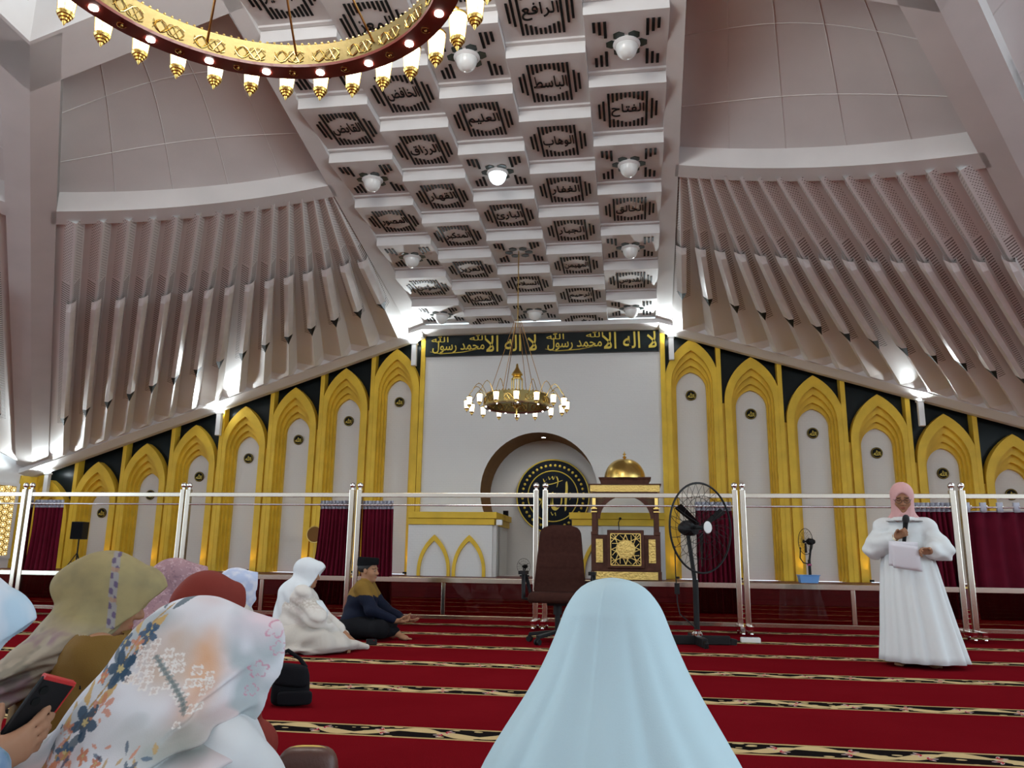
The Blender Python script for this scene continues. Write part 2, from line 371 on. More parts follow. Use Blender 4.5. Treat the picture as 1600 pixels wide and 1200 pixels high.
# ---- arcade of stepped yellow pointed arches
ordn = ['tallest', 'second tallest', 'third tallest', 'fourth tallest', 'fifth', 'sixth', 'seventh', 'eighth']
def bay(side, k):
    p = 1.394 if side < 0 else 1.452
    xc = (-6.209-p*k*1.0005) if side < 0 else (1.455+p*k)
    H = (6.262-0.3575*(p*k)) if side < 0 else (6.315-0.343*(p*k))
    w = p/2-0.055; za = 0.4
    sd = 'left' if side < 0 else 'right'
    t = thing('pointed_arch', 'x', 'arch', (xc, 20.1, 0.4), group='stepped arches along the wall'); org = t.location
    t['label'] = f'yellow stepped arch, {["tallest", "second", "third", "fourth", "fifth", "sixth", "seventh", "eighth"][k]} one on the {sd} of the niche wall'
    L = [(w, H, 0), (w-0.165, H-0.285, 0.0), (w-0.215, H-0.46, .14), (w-0.262, H-0.635, .28), (w-0.30, H-0.775, .42)]
    lines = [arch_line(xc, ww, za, H-1.15-0.02*i, (hh-(H-1.15-0.02*i))) for i, (ww, hh, _) in enumerate(L)]
    ys = [20.0, 20.11, 20.22, 20.33]; f = MB()
    for i in range(4): arch_band(f, lines[i], lines[i+1], ys[i], ys[i]+0.11 if i else 20.3)
    f.build('arch_frame', M['yellow'], t, org, smooth=True, angle=25)
    P = lines[4]; m = MB(); m.add([(x, 20.43, z) for x, z in P], [tuple(range(len(P)))]); m.build('infill', M['brick'], t, org)
    xl, xr = xc-p/2, xc+p/2; b = MB(); q = lines[0]
    zb = H-1.6
    b.add([(xl, 20.24, zb), (xr, 20.24, zb), (xr, 20.24, z_top(xr)+0.05), (xl, 20.24, z_top(xl)+0.05)], [(0, 1, 2, 3)])
    # keep the black panel off the opening: cut it to the outline above the arch
    b = MB(); top = [(x, z_top(x)+0.06) for x, z in q]; kq = len(q)
    idx = [i for i in range(kq) if q[i][1] > zb]
    for i in idx[:-1]:
        b.add([(q[i][0], 20.24, q[i][1]-0.02), (q[i+1][0], 20.24, q[i+1][1]-0.02), (q[i+1][0], 20.24, top[i+1][1]), (q[i][0], 20.24, top[i][1])], [(0, 1, 2, 3)])
    for xa, xb in ((xl, xc-w), (xc+w, xr)):
        b.add([(xa, 20.24, zb), (xb, 20.24, zb), (xb, 20.24, z_top(xb)+0.06), (xa, 20.24, z_top(xa)+0.06)], [(0, 1, 2, 3)])
    b.build('spandrel', M['blackwall'], t, org)
    xo = xl if side < 0 else xr
    xo += 0.057*(1 if side < 0 else -1); xi = (xr if side < 0 else xl)+0.026*side
    pl = MB(); pl.box((xi, 20.16, (za+H-1.15)/2), (0.054, 0.2, H-1.15-za)); pl.box((xo, 20.12, (za+z_top(xo)+0.03)/2), (0.11, 0.26, z_top(xo)+0.03-za)); pl.build('pilaster', M['yellow'], t, org, bevel=0.006)
    return xc, H
bays = [(s, k, *bay(s, k)) for s in (-1, 1) for k in range(8 if s < 0 else 7)]
for s, x in ((-1, -5.49), (1, 0.755)):
    b = MB(); b.box((x, 20.1, 3.54), (0.12, 0.24, 6.28)); b.box((x-0.10*s*-1*0, 20.16, 1.1), (0.34, 0.18, 1.4)) if False else None
    struct(b.build('trim_%d' % (1 if s < 0 else 2), M['yellow'], bevel=0.006))
# ---- sloping white cornice over the arcade
for s in (-1, 1):
    xa = -5.45 if s < 0 else 0.69; xb = -17.2 if s < 0 else 12.5
    c = MB(); prof = [(19.50, -0.02), (19.50, 0.10), (20.30, 0.26), (20.30, 0.0), (19.98, -0.14), (19.80, -0.14)]
    R = [[(x, y, z_top(x)+z) for y, z in prof] for x in (xa, xb)]
    c.rings(R, 0, True, True, True); struct(c.build('trim_%d' % (3 if s < 0 else 4), M['plaster_white']))
c = MB(); c.rings([[(x, y, 6.65+z) for y, z in ((19.5, -0.02), (19.5, 0.1), (20.3, 0.26), (20.3, 0), (20.0, -0.08), (19.8, -0.08))] for x in (-5.45, 0.69)], 0, True, True, True); struct(c.build('trim_5', M['plaster_white']))
# ---- side wall at the far left corner, with a golden lattice window
hd = Vector((-0.603, 0.797, 0)); v = Vector((1, 0, 0)); sw = 2*hd.dot(v)*hd - v        # direction of the left wall, mirrored over the hip
CL = Vector((-16.36, 20.2, 0)); s_ = MB()
P0, P1 = CL, CL+sw*13
s_.prism([P0+Vector((0, 0, 0.0)), P1, P1+Vector((0, 0, 7.2)), P0+Vector((0, 0, 3.0))], Vector((-0.2, 0.06, 0)), 0)
struct(s_.build('wall_left', M['plaster_white']))
CR = Vector((2*XC-CL.x, 20.2, 0)); swr = Vector((-sw.x, sw.y, 0)); s_ = MB()
s_.prism([CR, CR+swr*13, CR+swr*13+Vector((0, 0, 7.2)), CR+Vector((0, 0, 3.0))], Vector((0.2, 0.06, 0)), 0); struct(s_.build('wall_right', M['plaster_white']))
nn = Vector((-sw.y, sw.x, 0)); nn = -nn if nn.x < 0 else nn
s_ = MB(); q_ = [CL+sw*u+nn*0.001+Vector((0, 0, z)) for u, z in ((0.02, 0.4), (0.66, 0.4), (0.66, 2.85), (0.02, 2.85))]
s_.prism(q_, nn*0.06); q_ = [CL+sw*u+nn*0.06+Vector((0, 0, z)) for u, z in ((0.02, 0.4), (0.22, 0.4), (0.22, 3.02), (0.02, 3.02))]; s_.prism(q_, nn*0.08); struct(s_.build('trim_6', M['yellow']))
w_ = MB(); wf = MB(); wa, wb, zl, zh = 0.75, 1.9, 0.72, 2.55
def SWP(u, z, d=0.0): return CL+sw*u+nn*d+Vector((0, 0, z))
r_ = 0.11
for i in range(0, 8):
    for j in range(0, 12):
        u = wa+0.05+i*r_*1.5; z = zl+0.05+(j+(i % 2)*0.5)*r_*1.732*0.88
        if u > wb or z > zh: continue
        pts = [SWP(u+r_*math.cos(q*math.pi/3), z+r_*0.88*math.sin(q*math.pi/3), 0.03) for q in range(6)]; w_.tube(pts, 0.024, 4, 0, closed=True)
        pts = [SWP(u+r_*0.5*math.cos(q*math.pi/3+0.52), z+r_*0.45*math.sin(q*math.pi/3+0.52), 0.03) for q in range(6)]; w_.tube(pts, 0.014, 4, 0, closed=True)
wo = w_.build('window_1', M['gold_paint']); struct(wo)
for u0, u1, z0, z1 in ((wa-0.08, wa, zl-0.08, zh+0.08), (wb, wb+0.08, zl-0.08, zh+0.08), (wa, wb, zl-0.08, zl), (wa, wb, zh, zh+0.08)):
    wf.prism([SWP(u0, z0, 0.0), SWP(u1, z0, 0.0), SWP(u1, z1, 0.0), SWP(u0, z1, 0.0)], nn*0.06)
wf.build('window_frame', M['plaster_white'], wo)
wg = MB(); wg.add([SWP(wa, zl, 0.012), SWP(wb, zl, 0.012), SWP(wb, zh, 0.012), SWP(wa, zh, 0.012)], [(0, 1, 2, 3)])
wg.build('window_pane', mat('backlit_pane', (0.9, 0.8, 0.5), 0.4, emit=(1.0, 0.82, 0.42), estr=0.85), wo)
# ================================================================ ROOF
def plane(side):
    sl = SL if side < 0 else SR
    return lambda d, y: 6.65 - sl*(d-3.07) + SB*(YW-y)
def rx(side, d): return XC+side*d
def pleat_line(i):               # ridge or valley line in plan: d as a function of y
    d1 = 3.41+0.371*i; y1 = math.sqrt(16.15**2-d1*d1); d2 = 3.504+0.566*i; y2 = 17.48
    k = (d2-d1)/(y2-y1); return lambda y: d1+k*(y-y1)
def on_circle(line, R):
    y = 6.0
    for _ in range(60):
        y += (R-math.hypot(line(y), y))*0.7
    return y
def perforated():
    m = mat('perforated_plaster', (0.74, 0.71, 0.69), 0.42, spec=0.5); g = NT(m)
    uv = g.new('ShaderNodeUVMap'); sp = g.new('ShaderNodeSeparateXYZ'); g.t.links.new(uv.outputs[0], sp.inputs[0]); u, v = sp.outputs[0], sp.outputs[1]
    at = g.new('ShaderNodeAttribute', attribute_name='zone'); z = at.outputs['Fac']
    cell = lambda q, s, o=0.0: g.math('SUBTRACT', g.math('FRACT', g.math('ADD', g.math('DIVIDE', q, s), o)), 0.5)
    row = g.math('MULTIPLY', g.math('FLOOR', g.math('DIVIDE', v, 0.042)), 0.5)
    cu = g.math('SUBTRACT', g.math('FRACT', g.math('ADD', g.math('DIVIDE', u, 0.052), row)), 0.5); cv = cell(v, 0.042)
    rr = g.math('SQRT', g.math('ADD', g.math('MULTIPLY', cu, cu), g.math('MULTIPLY', cv, cv)))
    dots = g.math('MULTIPLY', g.math('LESS_THAN', rr, 0.24), g.math('LESS_THAN', z, 0.78))
    sl = g.math('MULTIPLY', g.math('LESS_THAN', g.math('ABSOLUTE', cell(g.math('ADD', v, g.math('MULTIPLY', u, 0.35)), 0.075)), 0.2), g.math('MULTIPLY', g.math('GREATER_THAN', z, 0.80), g.math('LESS_THAN', z, 2.2)))
    mid = g.math('MULTIPLY', g.math('GREATER_THAN', u, 0.045), g.math('LESS_THAN', u, 0.20))
    f = g.math('MULTIPLY', g.math('MAXIMUM', dots, sl), mid)
    g.put(g.b.inputs['Base Color'], g.mix(f, (0.74, 0.71, 0.69), (0.16, 0.13, 0.12)))
    return m
M['perforated'] = perforated()
M['pleat'] = mat('pleat_plaster', (0.74, 0.71, 0.69), 0.38, noise=0.05, nscale=4)
HIPI = pleat_line(14.72)         # inner edge of the hip beam
def grid_obj(name, rows, parent, org, zones=None, uvs=None, mats=None, mirror=None):
    mb = MB(); 
    me = bpy.data.meshes.new(name); vs = []; fs = []; k = len(rows[0])
    for r in rows: vs += [tuple(p) for p in r]
    for i in range(len(rows)-1):
        for j in range(k-1): fs.append((i*k+j, i*k+j+1, (i+1)*k+j+1, (i+1)*k+j))
    me.from_pydata([(x-org[0], y-org[1], z-org[2]) for x, y, z in vs], [], fs)
    if uvs is not None:
        L = me.uv_layers.new(name='UVMap')
        for lp in me.loops: L.data[lp.index].uv = uvs[lp.vertex_index]
    if zones is not None:
        A = me.attributes.new('zone', 'FLOAT', 'POINT'); A.data.foreach_set('value', zones)
    me.materials.append(mats); o = bpy.data.objects.new(name, me); C.objects.link(o); o.parent = parent
    return o
PDEP = 0.34
REC_Y = 9.25                     # front edge of the ring beam
def wing(side, refl=False, idx=(0, 15), parts=True):
    Z = plane(side)
    def P(d, y, off=0.0):
        p = Vector((rx(side, d), y, Z(d, y)+off))
        if refl:                 # the neighbouring slope, mirrored over the hip
            hipd = lambda yy: HIPI(yy)+0.47
            o = Vector((rx(side, hipd(YW)), YW, 0)); h = Vector((rx(side, hipd(YW))-rx(side, hipd(10)), 10, 0)).normalized()
            q = Vector((p.x, p.y, 0))-o; q = 2*q.dot(h)*h-q; p = Vector((q.x+o.x, q.y+o.y, p.z))
        return p
    nm = {(-1, False): 'ceiling_left', (1, False): 'ceiling_right', (-1, True): 'ceiling_far_left', (1, True): 'ceiling_far_right'}[(side, refl)]
    b = MB(); ys = [19.9-0.35*i for i in range(32)]
    # strip beside the coffers and half of the hip beam, lying in the slope
    def strip(la, lb, yy, m=0, off=0.0, th=0.35):
        A = [P(la(y), y, off) for y in yy]; B = [P(lb(y), y, off) for y in yy]
        b.rings([[A[i], B[i], B[i]+Vector((0, 0, th)), A[i]+Vector((0, 0, th))] for i in range(len(yy))], m, True, True, True)
    if not refl: strip(lambda y: 2.97, lambda y: pleat_line(-0.34)(y)+0.01, [20.0, 17, 14, 11, 8.6])
    strip(lambda y: HIPI(y), lambda y: HIPI(y)+0.47, [20.3, 17, 14, 11, 8.6])
    # rim between pleats and recess
    nA = 40; pa, pb = pleat_line(14.9), (lambda y: 3.2)
    def arc(R):
        y0, y1 = on_circle(pa, R), on_circle(pb, R); out = []
        t0, t1 = math.atan2(pa(y0), y0), math.atan2(3.2, y1)
        for i in range(nA+1):
            t = t0+(t1-t0)*i/nA; out.append((R*math.sin(t), R*math.cos(t)))
        return out
    A, B = arc(14.02), arc(13.68)
    b.rings([[P(*A[i], 0.0), P(*B[i], 0.0), P(*B[i], 0.36), P(*A[i], 0.36)] for i in range(nA+1)], 0, True)
    # recessed smooth panel above the rim
    rec = MB(); yb = REC_Y
    def E(i):
        d, y = B[i]; return d, y
    rows = []
    for q in range(9):
        row = []
        for i in range(nA+1):
            d, y = B[i]; d0 = HIPI(yb)+(3.2-HIPI(yb))*i/nA
            f = q/8; row.append(P(d+(d0-d)*f, y+(yb-y)*f, 0.36+0.35*math.sin(math.pi*f)*math.sin(math.pi*i/nA)))
        rows.append(row)
    b.rings(rows, 1, False)
    for i0 in (8, 16, 24, 32):   # plaster joints
        for q in range(8): b.beam(rows[q][i0], rows[q+1][max(0, i0-0)], 0.02, 0.012, 0, up=(0, 1, 0.2))
    for q in (2, 5):
        for i in range(0, nA, 2): b.beam(rows[q][i], rows[q][i+2], 0.02, 0.012, 0, up=(0, 1, 0.2))
    # sides of the recess
    b.rings([[P(HIPI(y), y, 0.0), P(HIPI(y), y, 0.75)] for y in (14, 12.5, 11, 9.2)], 0, False)
    b.rings([[P(3.2, y, 0.0), P(3.2, y, 0.75)] for y in (14, 12.5, 11, 9.2)], 0, False)
    # ring beam and the riser above it
    yo = 8.55; hip = lambda y: HIPI(y)+0.47
    b.rings([[P(d*f_, yb, 0.0) if f_ else P(2.98, yb, 0.0), P(e_, yo, 0.0), P(e_, yo, 0.7), P(d, yb, 0.7)] for d, e_, f_ in ((2.98, 2.98, 1), (4.2, 4.0, 1), (5.0, 4.8, 1), (hip(yb), hip(yo), 1))], 2, True)
    base = struct(b.build(nm, [M['plaster'], M['recess'], M['plaster_white']], None, None, smooth=True, angle=30))
    # upper pleated tier beyond the ring beam
    up = MB(); 
    for j in range(8):
        d0, d1 = 3.0+0.55*j, 3.55+0.55*j; dm = (d0+d1)/2
        if d1 > hip(7.5)+0.6: break
        up.rings([[P(min(d0, hip(y)), y, 0.72), P(min(dm, hip(y)), y, 0.50), P(min(d1, hip(y)), y, 0.72)] for y in (8.6, 7.6, 6.6, 5.6)], 0, False)
    up.build('upper_tier', M['plaster'], base)
    # fanned pleats
    for i in range(*idx):
        Ls = [(pleat_line(q), q) for q in (i-0.30 if i else -0.40, i, i+0.70 if i < 14 else 14.80)]; lr = Ls[1][0]
        yE = 19.62; yD = 17.48
        KN = []                   # stations along the three lines: circle 13.9, circle 16.15, row of bar ends, foot
        for ln, q in Ls:
            yb_ = math.sqrt(16.15**2-(3.41+0.371*q)**2); KN.append((on_circle(ln, 13.9), yb_, yD, yE-0.34 if q == i else yE-0.30))
        st_ = [(0, q/5) for q in range(5)]+[(1, q/4) for q in range(4)]+[(2, q/2) for q in range(3)]
        rows = []; zn = []; uv = []; s = 0; prev = None
        for k_, f_ in st_:
            Y3 = [KN[j][k_]+(KN[j][k_+1]-KN[j][k_])*f_ for j in range(3)]; D3 = [Ls[j][0](Y3[j]) for j in range(3)]
            wd = D3[2]-D3[0]; a, r, c = P(D3[0], Y3[0], 0.10), P(D3[1], Y3[1], 0.06-PDEP*wd), P(D3[2], Y3[2], 0.10)
            if prev is not None: s += (r-prev).length
            prev = r; la = (a-r).length; lc = (c-r).length
            rows.append([a, a.lerp(r, 0.5), r, c.lerp(r, 0.5), c]); uv += [(-la, s), (-la/2, s), (0, s), (lc/2, s), (lc, s)]
            zn += [k_+f_]*5
        lv, lw = Ls[0][0], Ls[2][0]; yB = KN[1][1]
        uv = [(abs(a_), b_) for a_, b_ in uv]
        pl = grid_obj('pleat', rows, base, (0, 0, 0), zn, uv, M['perforated'])
        e = MB(); L = rows[-1]; ya = yE
        e.add([L[0], L[2], L[4], P(lv(ya), ya, -0.02), P(lw(ya), ya, -0.02)], [(0, 1, 3), (1, 4, 3), (1, 2, 4)]); e.build('pleat_foot', M['pleat'], pl)
        # hollow bar along the ridge with an open dark end
        t = MB(); R = []
        for y in (yB, yB+0.15, (yB+yD)/2, yD):
            wd = lw(y)-lv(y); k = lr(y); h = 0.06-PDEP*wd; w2 = 0.105; dp = 0.0 if y <= yB else (0.07 if y < yD else 0.045)
            R.append([P(k-w2, y, h+0.10), P(k-w2, y, h-0.005-dp*0.6), P(k, y, h-0.03-dp), P(k+w2, y, h-0.005-dp*0.6), P(k+w2, y, h+0.10)])
        t.rings(R, 0, False); cp = R[-1]
        q = [cp[1], cp[0]+(cp[0]-cp[1])*0.05, cp[4]+(cp[4]-cp[3])*0.05, cp[3], cp[2]]
        t.add(q, [(0, 1, 2, 3, 4)], 0)
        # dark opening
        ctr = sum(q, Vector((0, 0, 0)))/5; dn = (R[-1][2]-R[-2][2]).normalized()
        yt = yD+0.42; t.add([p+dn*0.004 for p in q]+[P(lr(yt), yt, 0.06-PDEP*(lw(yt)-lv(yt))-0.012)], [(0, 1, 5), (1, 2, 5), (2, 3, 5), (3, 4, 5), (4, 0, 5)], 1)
        t.build('hollow_bar', [M['pleat'], M['slot']], pl)
    return base
wing(-1); wing(1)
wing(-1, True, (9, 15)); wing(1, True, (12, 15))
# ---- coffered band: horizontal panels stepping down towards the wall, staggered column by column
names = {0: {4: 'المؤمن', 2: 'المصور', 0: None}, }
TXT = {(1, 17.45): ('القابض', '')}
colx = [-4.76, -3.57, -2.38, -1.19, 0.0]
def coffer(c, y, kind, text=None, latin='', lit=False):
    w = 1.19; z = 6.65+SB*(YW-y)+0.02; x = colx[c]
    pos = ['leftmost column', 'second column', 'middle column', 'fourth column', 'rightmost column'][c]
    if kind == 'text': lab = f'white coffer lettered {latin} in black, {pos}'
    else: lab = f'white coffer with six dark hexagons, {latin}, {pos}'
    t = thing('ceiling_coffer', lab, 'ceiling panel', (x, y, z), group='stepped coffers of the ceiling'); org = (0, 0, 0)
    b = MB(); b.box((0, 0, 0.16), (w-0.004, 1.4, 0.32)); b.box((0, 0.66, 0.03), (w-0.004, 0.08, 0.13)); b.build('panel', M['plaster_white'], t, None, bevel=0.004)
    s = MB(); T = 0.012
    def bar(u, v0, v1, ww=0.036, cut0=0.0, cut1=0.0):       # uses the current s; v runs up the picture: towards the viewer
        s.prism([(u-ww/2, -v0, -T), (u+ww/2, -(v0+cut0), -T), (u+ww/2, -(v1+cut1), -T), (u-ww/2, -v1, -T)], (0, 0, T+0.004))
    if kind == 'text':
        hx = lambda u: 0.22+0.17*(1-abs(u)/0.30)
        for q in range(10):
            u = -0.30+0.0667*q
            if q in (0, 9): bar(u, -0.50, 0.50)
            else: bar(u, hx(u), 0.50); bar(u, -0.50, -hx(u))
        for sg in (-1, 1):
            bar(sg*0.385, -0.29, 0.29); bar(sg*0.455, -0.21, 0.21)
        s.build('slot_grille', M['slot'], t)

        l = MB(); write(l, text, (0, 0.0, -0.0005), (1, 0, 0), (0, -1, 0), 0.53, 0.36, 0.012, off=0.004); l.build('lettering', M['slot'], t)
    else:
        for sx in (-1, 1):
            for sy in (-1, 1):
                s = MB()
                for q, (a, e) in enumerate(((0.16, 0.52), (0.24, 0.52), (0.30, 0.52))):
                    u = sx*(0.30+0.078*q); v0, v1 = sy*a, sy*e; bar(u, min(v0, v1), max(v0, v1), 0.042)
                s.build('corner_grille', M['slot'], t)
        hxg = MB(); 
        for q in range(6):
            a = q*math.pi/3+math.pi/6 if False else q*math.pi/3; cxx, cyy = 0.215*math.cos(a), 0.215*math.sin(a)
            hxg.prism([(cxx+0.092*math.cos(p*math.pi/3+math.pi/6), cyy+0.092*math.sin(p*math.pi/3+math.pi/6), -T) for p in range(6)], (0, 0, T+0.004))
        hxg.build('hexagon_flower', mat_dark_green, t)
    return t
mat_dark_green = mat('dark_green_inlay', (0.008, 0.022, 0.018), 0.3)
lamp_no = []
T13 = {0: {1: ('المؤمن', 'al-Mumin'), 3: ('المصور', 'al-Musawwir'), 5: ('القابض', 'al-Qabid')},
       2: {1: ('السلام', 'as-Salam'), 3: ('البارئ', 'al-Bari'), 5: ('العليم', 'al-Alim')},
       4: {1: ('القدوس', 'al-Quddus'), 3: ('الخالق', 'al-Khaliq'), 5: ('الفتاح', 'al-Fattah')}}
T24 = {1: ['الرحمن', 'الملك', 'العزيز', 'المتكبر', 'القهار', 'الرزاق', 'الخافض', 'المعز'], 3: ['الله', 'الرحيم', 'المهيمن', 'الجبار', 'الغفار', 'الوهاب', 'الباسط', 'الرافع']}
L24 = {1: ['ar-Rahman', 'al-Malik', 'al-Aziz', 'al-Mutakabbir', 'al-Qahhar', 'ar-Razzaq', 'al-Khafid', 'al-Muizz'], 3: ['Allah', 'ar-Rahim', 'al-Muhaymin', 'al-Jabbar', 'al-Ghaffar', 'al-Wahhab', 'al-Basit', 'ar-Rafi']}
where = ['nearest the calligraphy band', '', 'second lamp row out from the wall', '', 'third lamp row out from the wall', '', 'fourth lamp row out, nearest the viewer']
for c in (0, 2, 4):
    for r in range(8):
        y = 18.93-1.41*r
        if r % 2 == 0:
            dark = (c == 2 and r == 2)
            t = coffer(c, y, 'flower', latin=('holding the cord of the small chandelier' if dark else 'lamp row '+['one at the wall', 'two', 'three', 'four'][r//2]))
            if not dark: lamp_no.append((c, r, y, t.location.copy()))
        elif r in T13[c]: coffer(c, y, 'text', *T13[c][r])
        else: coffer(c, y, 'text', 'المذل', 'al-Mudhill') if c == 2 else coffer(c, y, 'text', *( ('السميع', 'as-Sami') if c == 4 else ('البصير', 'al-Basir')))
for c in (1, 3):
    for r in range(8): coffer(c, 19.55-1.40*r, 'text', T24[c][r], L24[c][r])
for i, (c, r, y, l) in enumerate(lamp_no):
    lit = (c == 2 and r == 4)
    pos = ['left', '', 'middle', '', 'right'][c]
    t = thing('ceiling_lamp', (f'lit glowing white dome lamp, the only lit one, on the middle coffer column' if lit else f'unlit white dome lamp, {pos} coffer column, {["first", "second", "third", "fourth"][r//2]} lamp row out from the wall'), 'ceiling lamp', l, group='dome lamps of the coffered ceiling')
    b = MB(); b.lathe([(0.19, 0.0), (0.20, -0.03), (0.17, -0.06)], 24); b.build('rim', M['plaster_white'], t, smooth=True)
    g = MB(); g.lathe([(0.165, -0.05), (0.160, -0.10), (0.135, -0.17), (0.10, -0.215), (0.05, -0.245), (0.0, -0.25)], 24); g.build('dome_glass', M['glow_dome'] if lit else M['lampglass'], t, smooth=True)
# ---- roof deck over the rest of the hall
rf = MB(); rf.add([(-26, 8.6, 9.2), (20, 8.6, 9.2), (20, -16, 9.2), (-26, -16, 9.2)], [(0, 1, 2, 3)]); struct(rf.build('ceiling', M['plaster']))
bw = MB(); bw.box((-3, -16.1, 4.6), (46, 0.2, 9.2)); struct(bw.build('wall_back', M['plaster_white']))
# ---- lettered band above the niche wall
bd = thing('calligraphy_band', 'long black band with gold Arabic calligraphy above the white niche wall', 'calligraphy panel', (XC, 20.0, 6.02))
b = MB(); b.box((0, -0.02, 0.30), (6.08, 0.08, 0.60)); b.build('board', M['blackwall'], bd)
M['gold_letter'] = mat('gold_letter', (0.62, 0.47, 0.06), 0.4, 0.2)
for sx, nm in ((-1.53, 'lettering'), (1.53, 'lettering')):
    l = MB(); write(l, 'لا اله الا', (sx+0.78, -0.062, 0.30), (1, 0, 0), (0, 0, 1), 1.36, 0.44, 0.02, off=0.008)
    write(l, 'محمد رسول', (sx-0.62, -0.062, 0.24), (1, 0, 0), (0, 0, 1), 1.40, 0.34, 0.02, off=0.008)
    write(l, 'الله', (sx-1.12, -0.062, 0.47), (1, 0, 0), (0, 0, 1), 0.46, 0.2, 0.02); write(l, 'الله', (sx-0.10, -0.062, 0.49), (1, 0, 0), (0, 0, 1), 0.44, 0.18, 0.02)
    l.tube([(sx-1.38, -0.065, 0.12), (sx-1.1, -0.065, 0.06), (sx-0.5, -0.065, 0.09), (sx-0.1, -0.065, 0.16)], [0.004, 0.012, 0.014, 0.004], 6)
    l.build(nm, M['gold_letter'], bd)
# ---- roundels in the arches
rg = thing('wall_roundel', 'x', 'plaque', (0, 0, 0), group='small black roundels in the arches')
b = MB(); b.lathe([(0.0, 0.0), (0.125, 0.0), (0.135, -0.01), (0.135, -0.03), (0.0, -0.03)], 28, (0, 0, 0), 0, Matrix.Rotation(rad(-90), 3, 'X')); b.build('disc', M['slot'], rg, smooth=True)
b = MB(); b.tube([(0.118*math.cos(a), -0.032, 0.118*math.sin(a)) for a in np.linspace(0, 2*math.pi, 28, endpoint=False)], 0.004, 5, 0, True)
write(b, 'الله', (0, -0.028, 0.0), (1, 0, 0), (0, 0, 1), 0.16, 0.13, 0.012, off=0.01); b.build('lettering', M['gold_letter'], rg)
first = True
num = ['tallest', 'second tallest', 'third tallest', 'fourth', 'fifth', 'sixth', 'seventh', 'eighth']
for s, k, x, H in bays:
    if s < 0 and k == 7 or s > 0 and k > 5: continue
    lab = f'black roundel with gold script, {num[k]} arch {"left" if s < 0 else "right"} of the niche wall'
    z = H-1.37
    if first: rg.location = (x, 20.42, z); rg['label'] = lab; first = False
    else: dup(rg, (x, 20.42, z), label=lab)
# ---- the large roundel inside the mihrab
rl = thing('niche_roundel', 'large round black panel with gold Arabic lettering and dotted border inside the prayer niche', 'plaque', (-2.17, 21.46, 2.47))
RX = Matrix.Rotation(rad(90), 3, 'X')
b = MB(); b.lathe([(0.0, 0.0), (0.98, 0.0), (0.98, 0.05), (0.0, 0.05)], 64, (0, 0, 0), 0, RX); b.build('board', mat('navy_board', (0.006, 0.009, 0.015), 0.5, spec=0.1), rl, smooth=True)
b = MB()
for r_, w_ in ((0.97, 0.02), (0.67, 0.016)): b.tube([(r_*math.cos(a), -0.05, r_*math.sin(a)) for a in np.linspace(0, 2*math.pi, 72, endpoint=False)], w_, 6, 0, True)
b.build('ring', M['gold_letter'], rl, smooth=True)
b = MB()
for i in range(40):
    a = 2*math.pi*(i+0.5)/40; b.sphere((0.82*math.cos(a), -0.05, 0.82*math.sin(a)), (0.036, 0.015, 0.036), 10)
b.build('dot_border', M['gold_letter'], rl, smooth=True)
b = MB()
def stroke(mb, pts, wid, y=-0.06):
    P = []; k = len(pts)
    for i in range(k-1):
        for q in range(6): 
            t = q/6; p0, p1, p2, p3 = pts[max(0, i-1)], pts[i], pts[i+1], pts[min(k-1, i+2)]
            cr = lambda a, b_, c_, d_: 0.5*((2*b_)+(-a+c_)*t+(2*a-5*b_+4*c_-d_)*t*t+(-a+3*b_-3*c_+d_)*t**3)
            P.append((cr(p0[0], p1[0], p2[0], p3[0]), cr(p0[1], p1[1], p2[1], p3[1])))
    P.append(pts[-1]); n_ = len(P); th = rad(50); dx, dz = math.cos(th), math.sin(th)
    rows = []
    for i, (x, z) in enumerate(P):
        s_ = wid*(0.35+0.65*math.sin(math.pi*min(1, max(0, (i+1)/(n_+1))))); rows.append([(x-dx*s_, y, z-dz*s_), (x+dx*s_, y, z+dz*s_), (x+dx*s_, y+0.03, z+dz*s_), (x-dx*s_, y+0.03, z-dz*s_)])
    mb.rings(rows, 0, True, True, True)
stroke(b, [(0.36, 0.38), (0.37, 0.2), (0.35, -0.1), (0.34, -0.38)], 0.055)                                   # alif
stroke(b, [(0.24, 0.02), (0.22, -0.22), (0.12, -0.34), (0.0, -0.28), (-0.02, -0.05), (0.0, 0.1)], 0.05)      # lam
stroke(b, [(-0.02, 0.1), (-0.04, -0.18), (-0.14, -0.33), (-0.26, -0.28), (-0.27, 0.0)], 0.05)                # lam
stroke(b, [(-0.27, 0.0), (-0.33, -0.2), (-0.44, -0.32), (-0.48, -0.2), (-0.40, -0.08), (-0.28, -0.12)], 0.045)  # ha
stroke(b, [(-0.2, 0.30), (0.0, 0.33), (0.26, 0.42)], 0.02); stroke(b, [(0.10, 0.52), (0.14, 0.4), (0.11, 0.24)], 0.022)
stroke(b, [(-0.12, 0.52), (-0.08, 0.44), (-0.02, 0.52), (0.02, 0.44), (0.06, 0.54)], 0.018); stroke(b, [(-0.26, 0.46), (-0.22, 0.38), (-0.16, 0.46)], 0.016)
stroke(b, [(-0.05, -0.42), (0.0, -0.50), (0.06, -0.44), (0.08, -0.52)], 0.016); stroke(b, [(0.46, 0.1), (0.48, 0.0), (0.45, -0.1)], 0.014)
b.build('lettering', M['gold_letter'], rl)
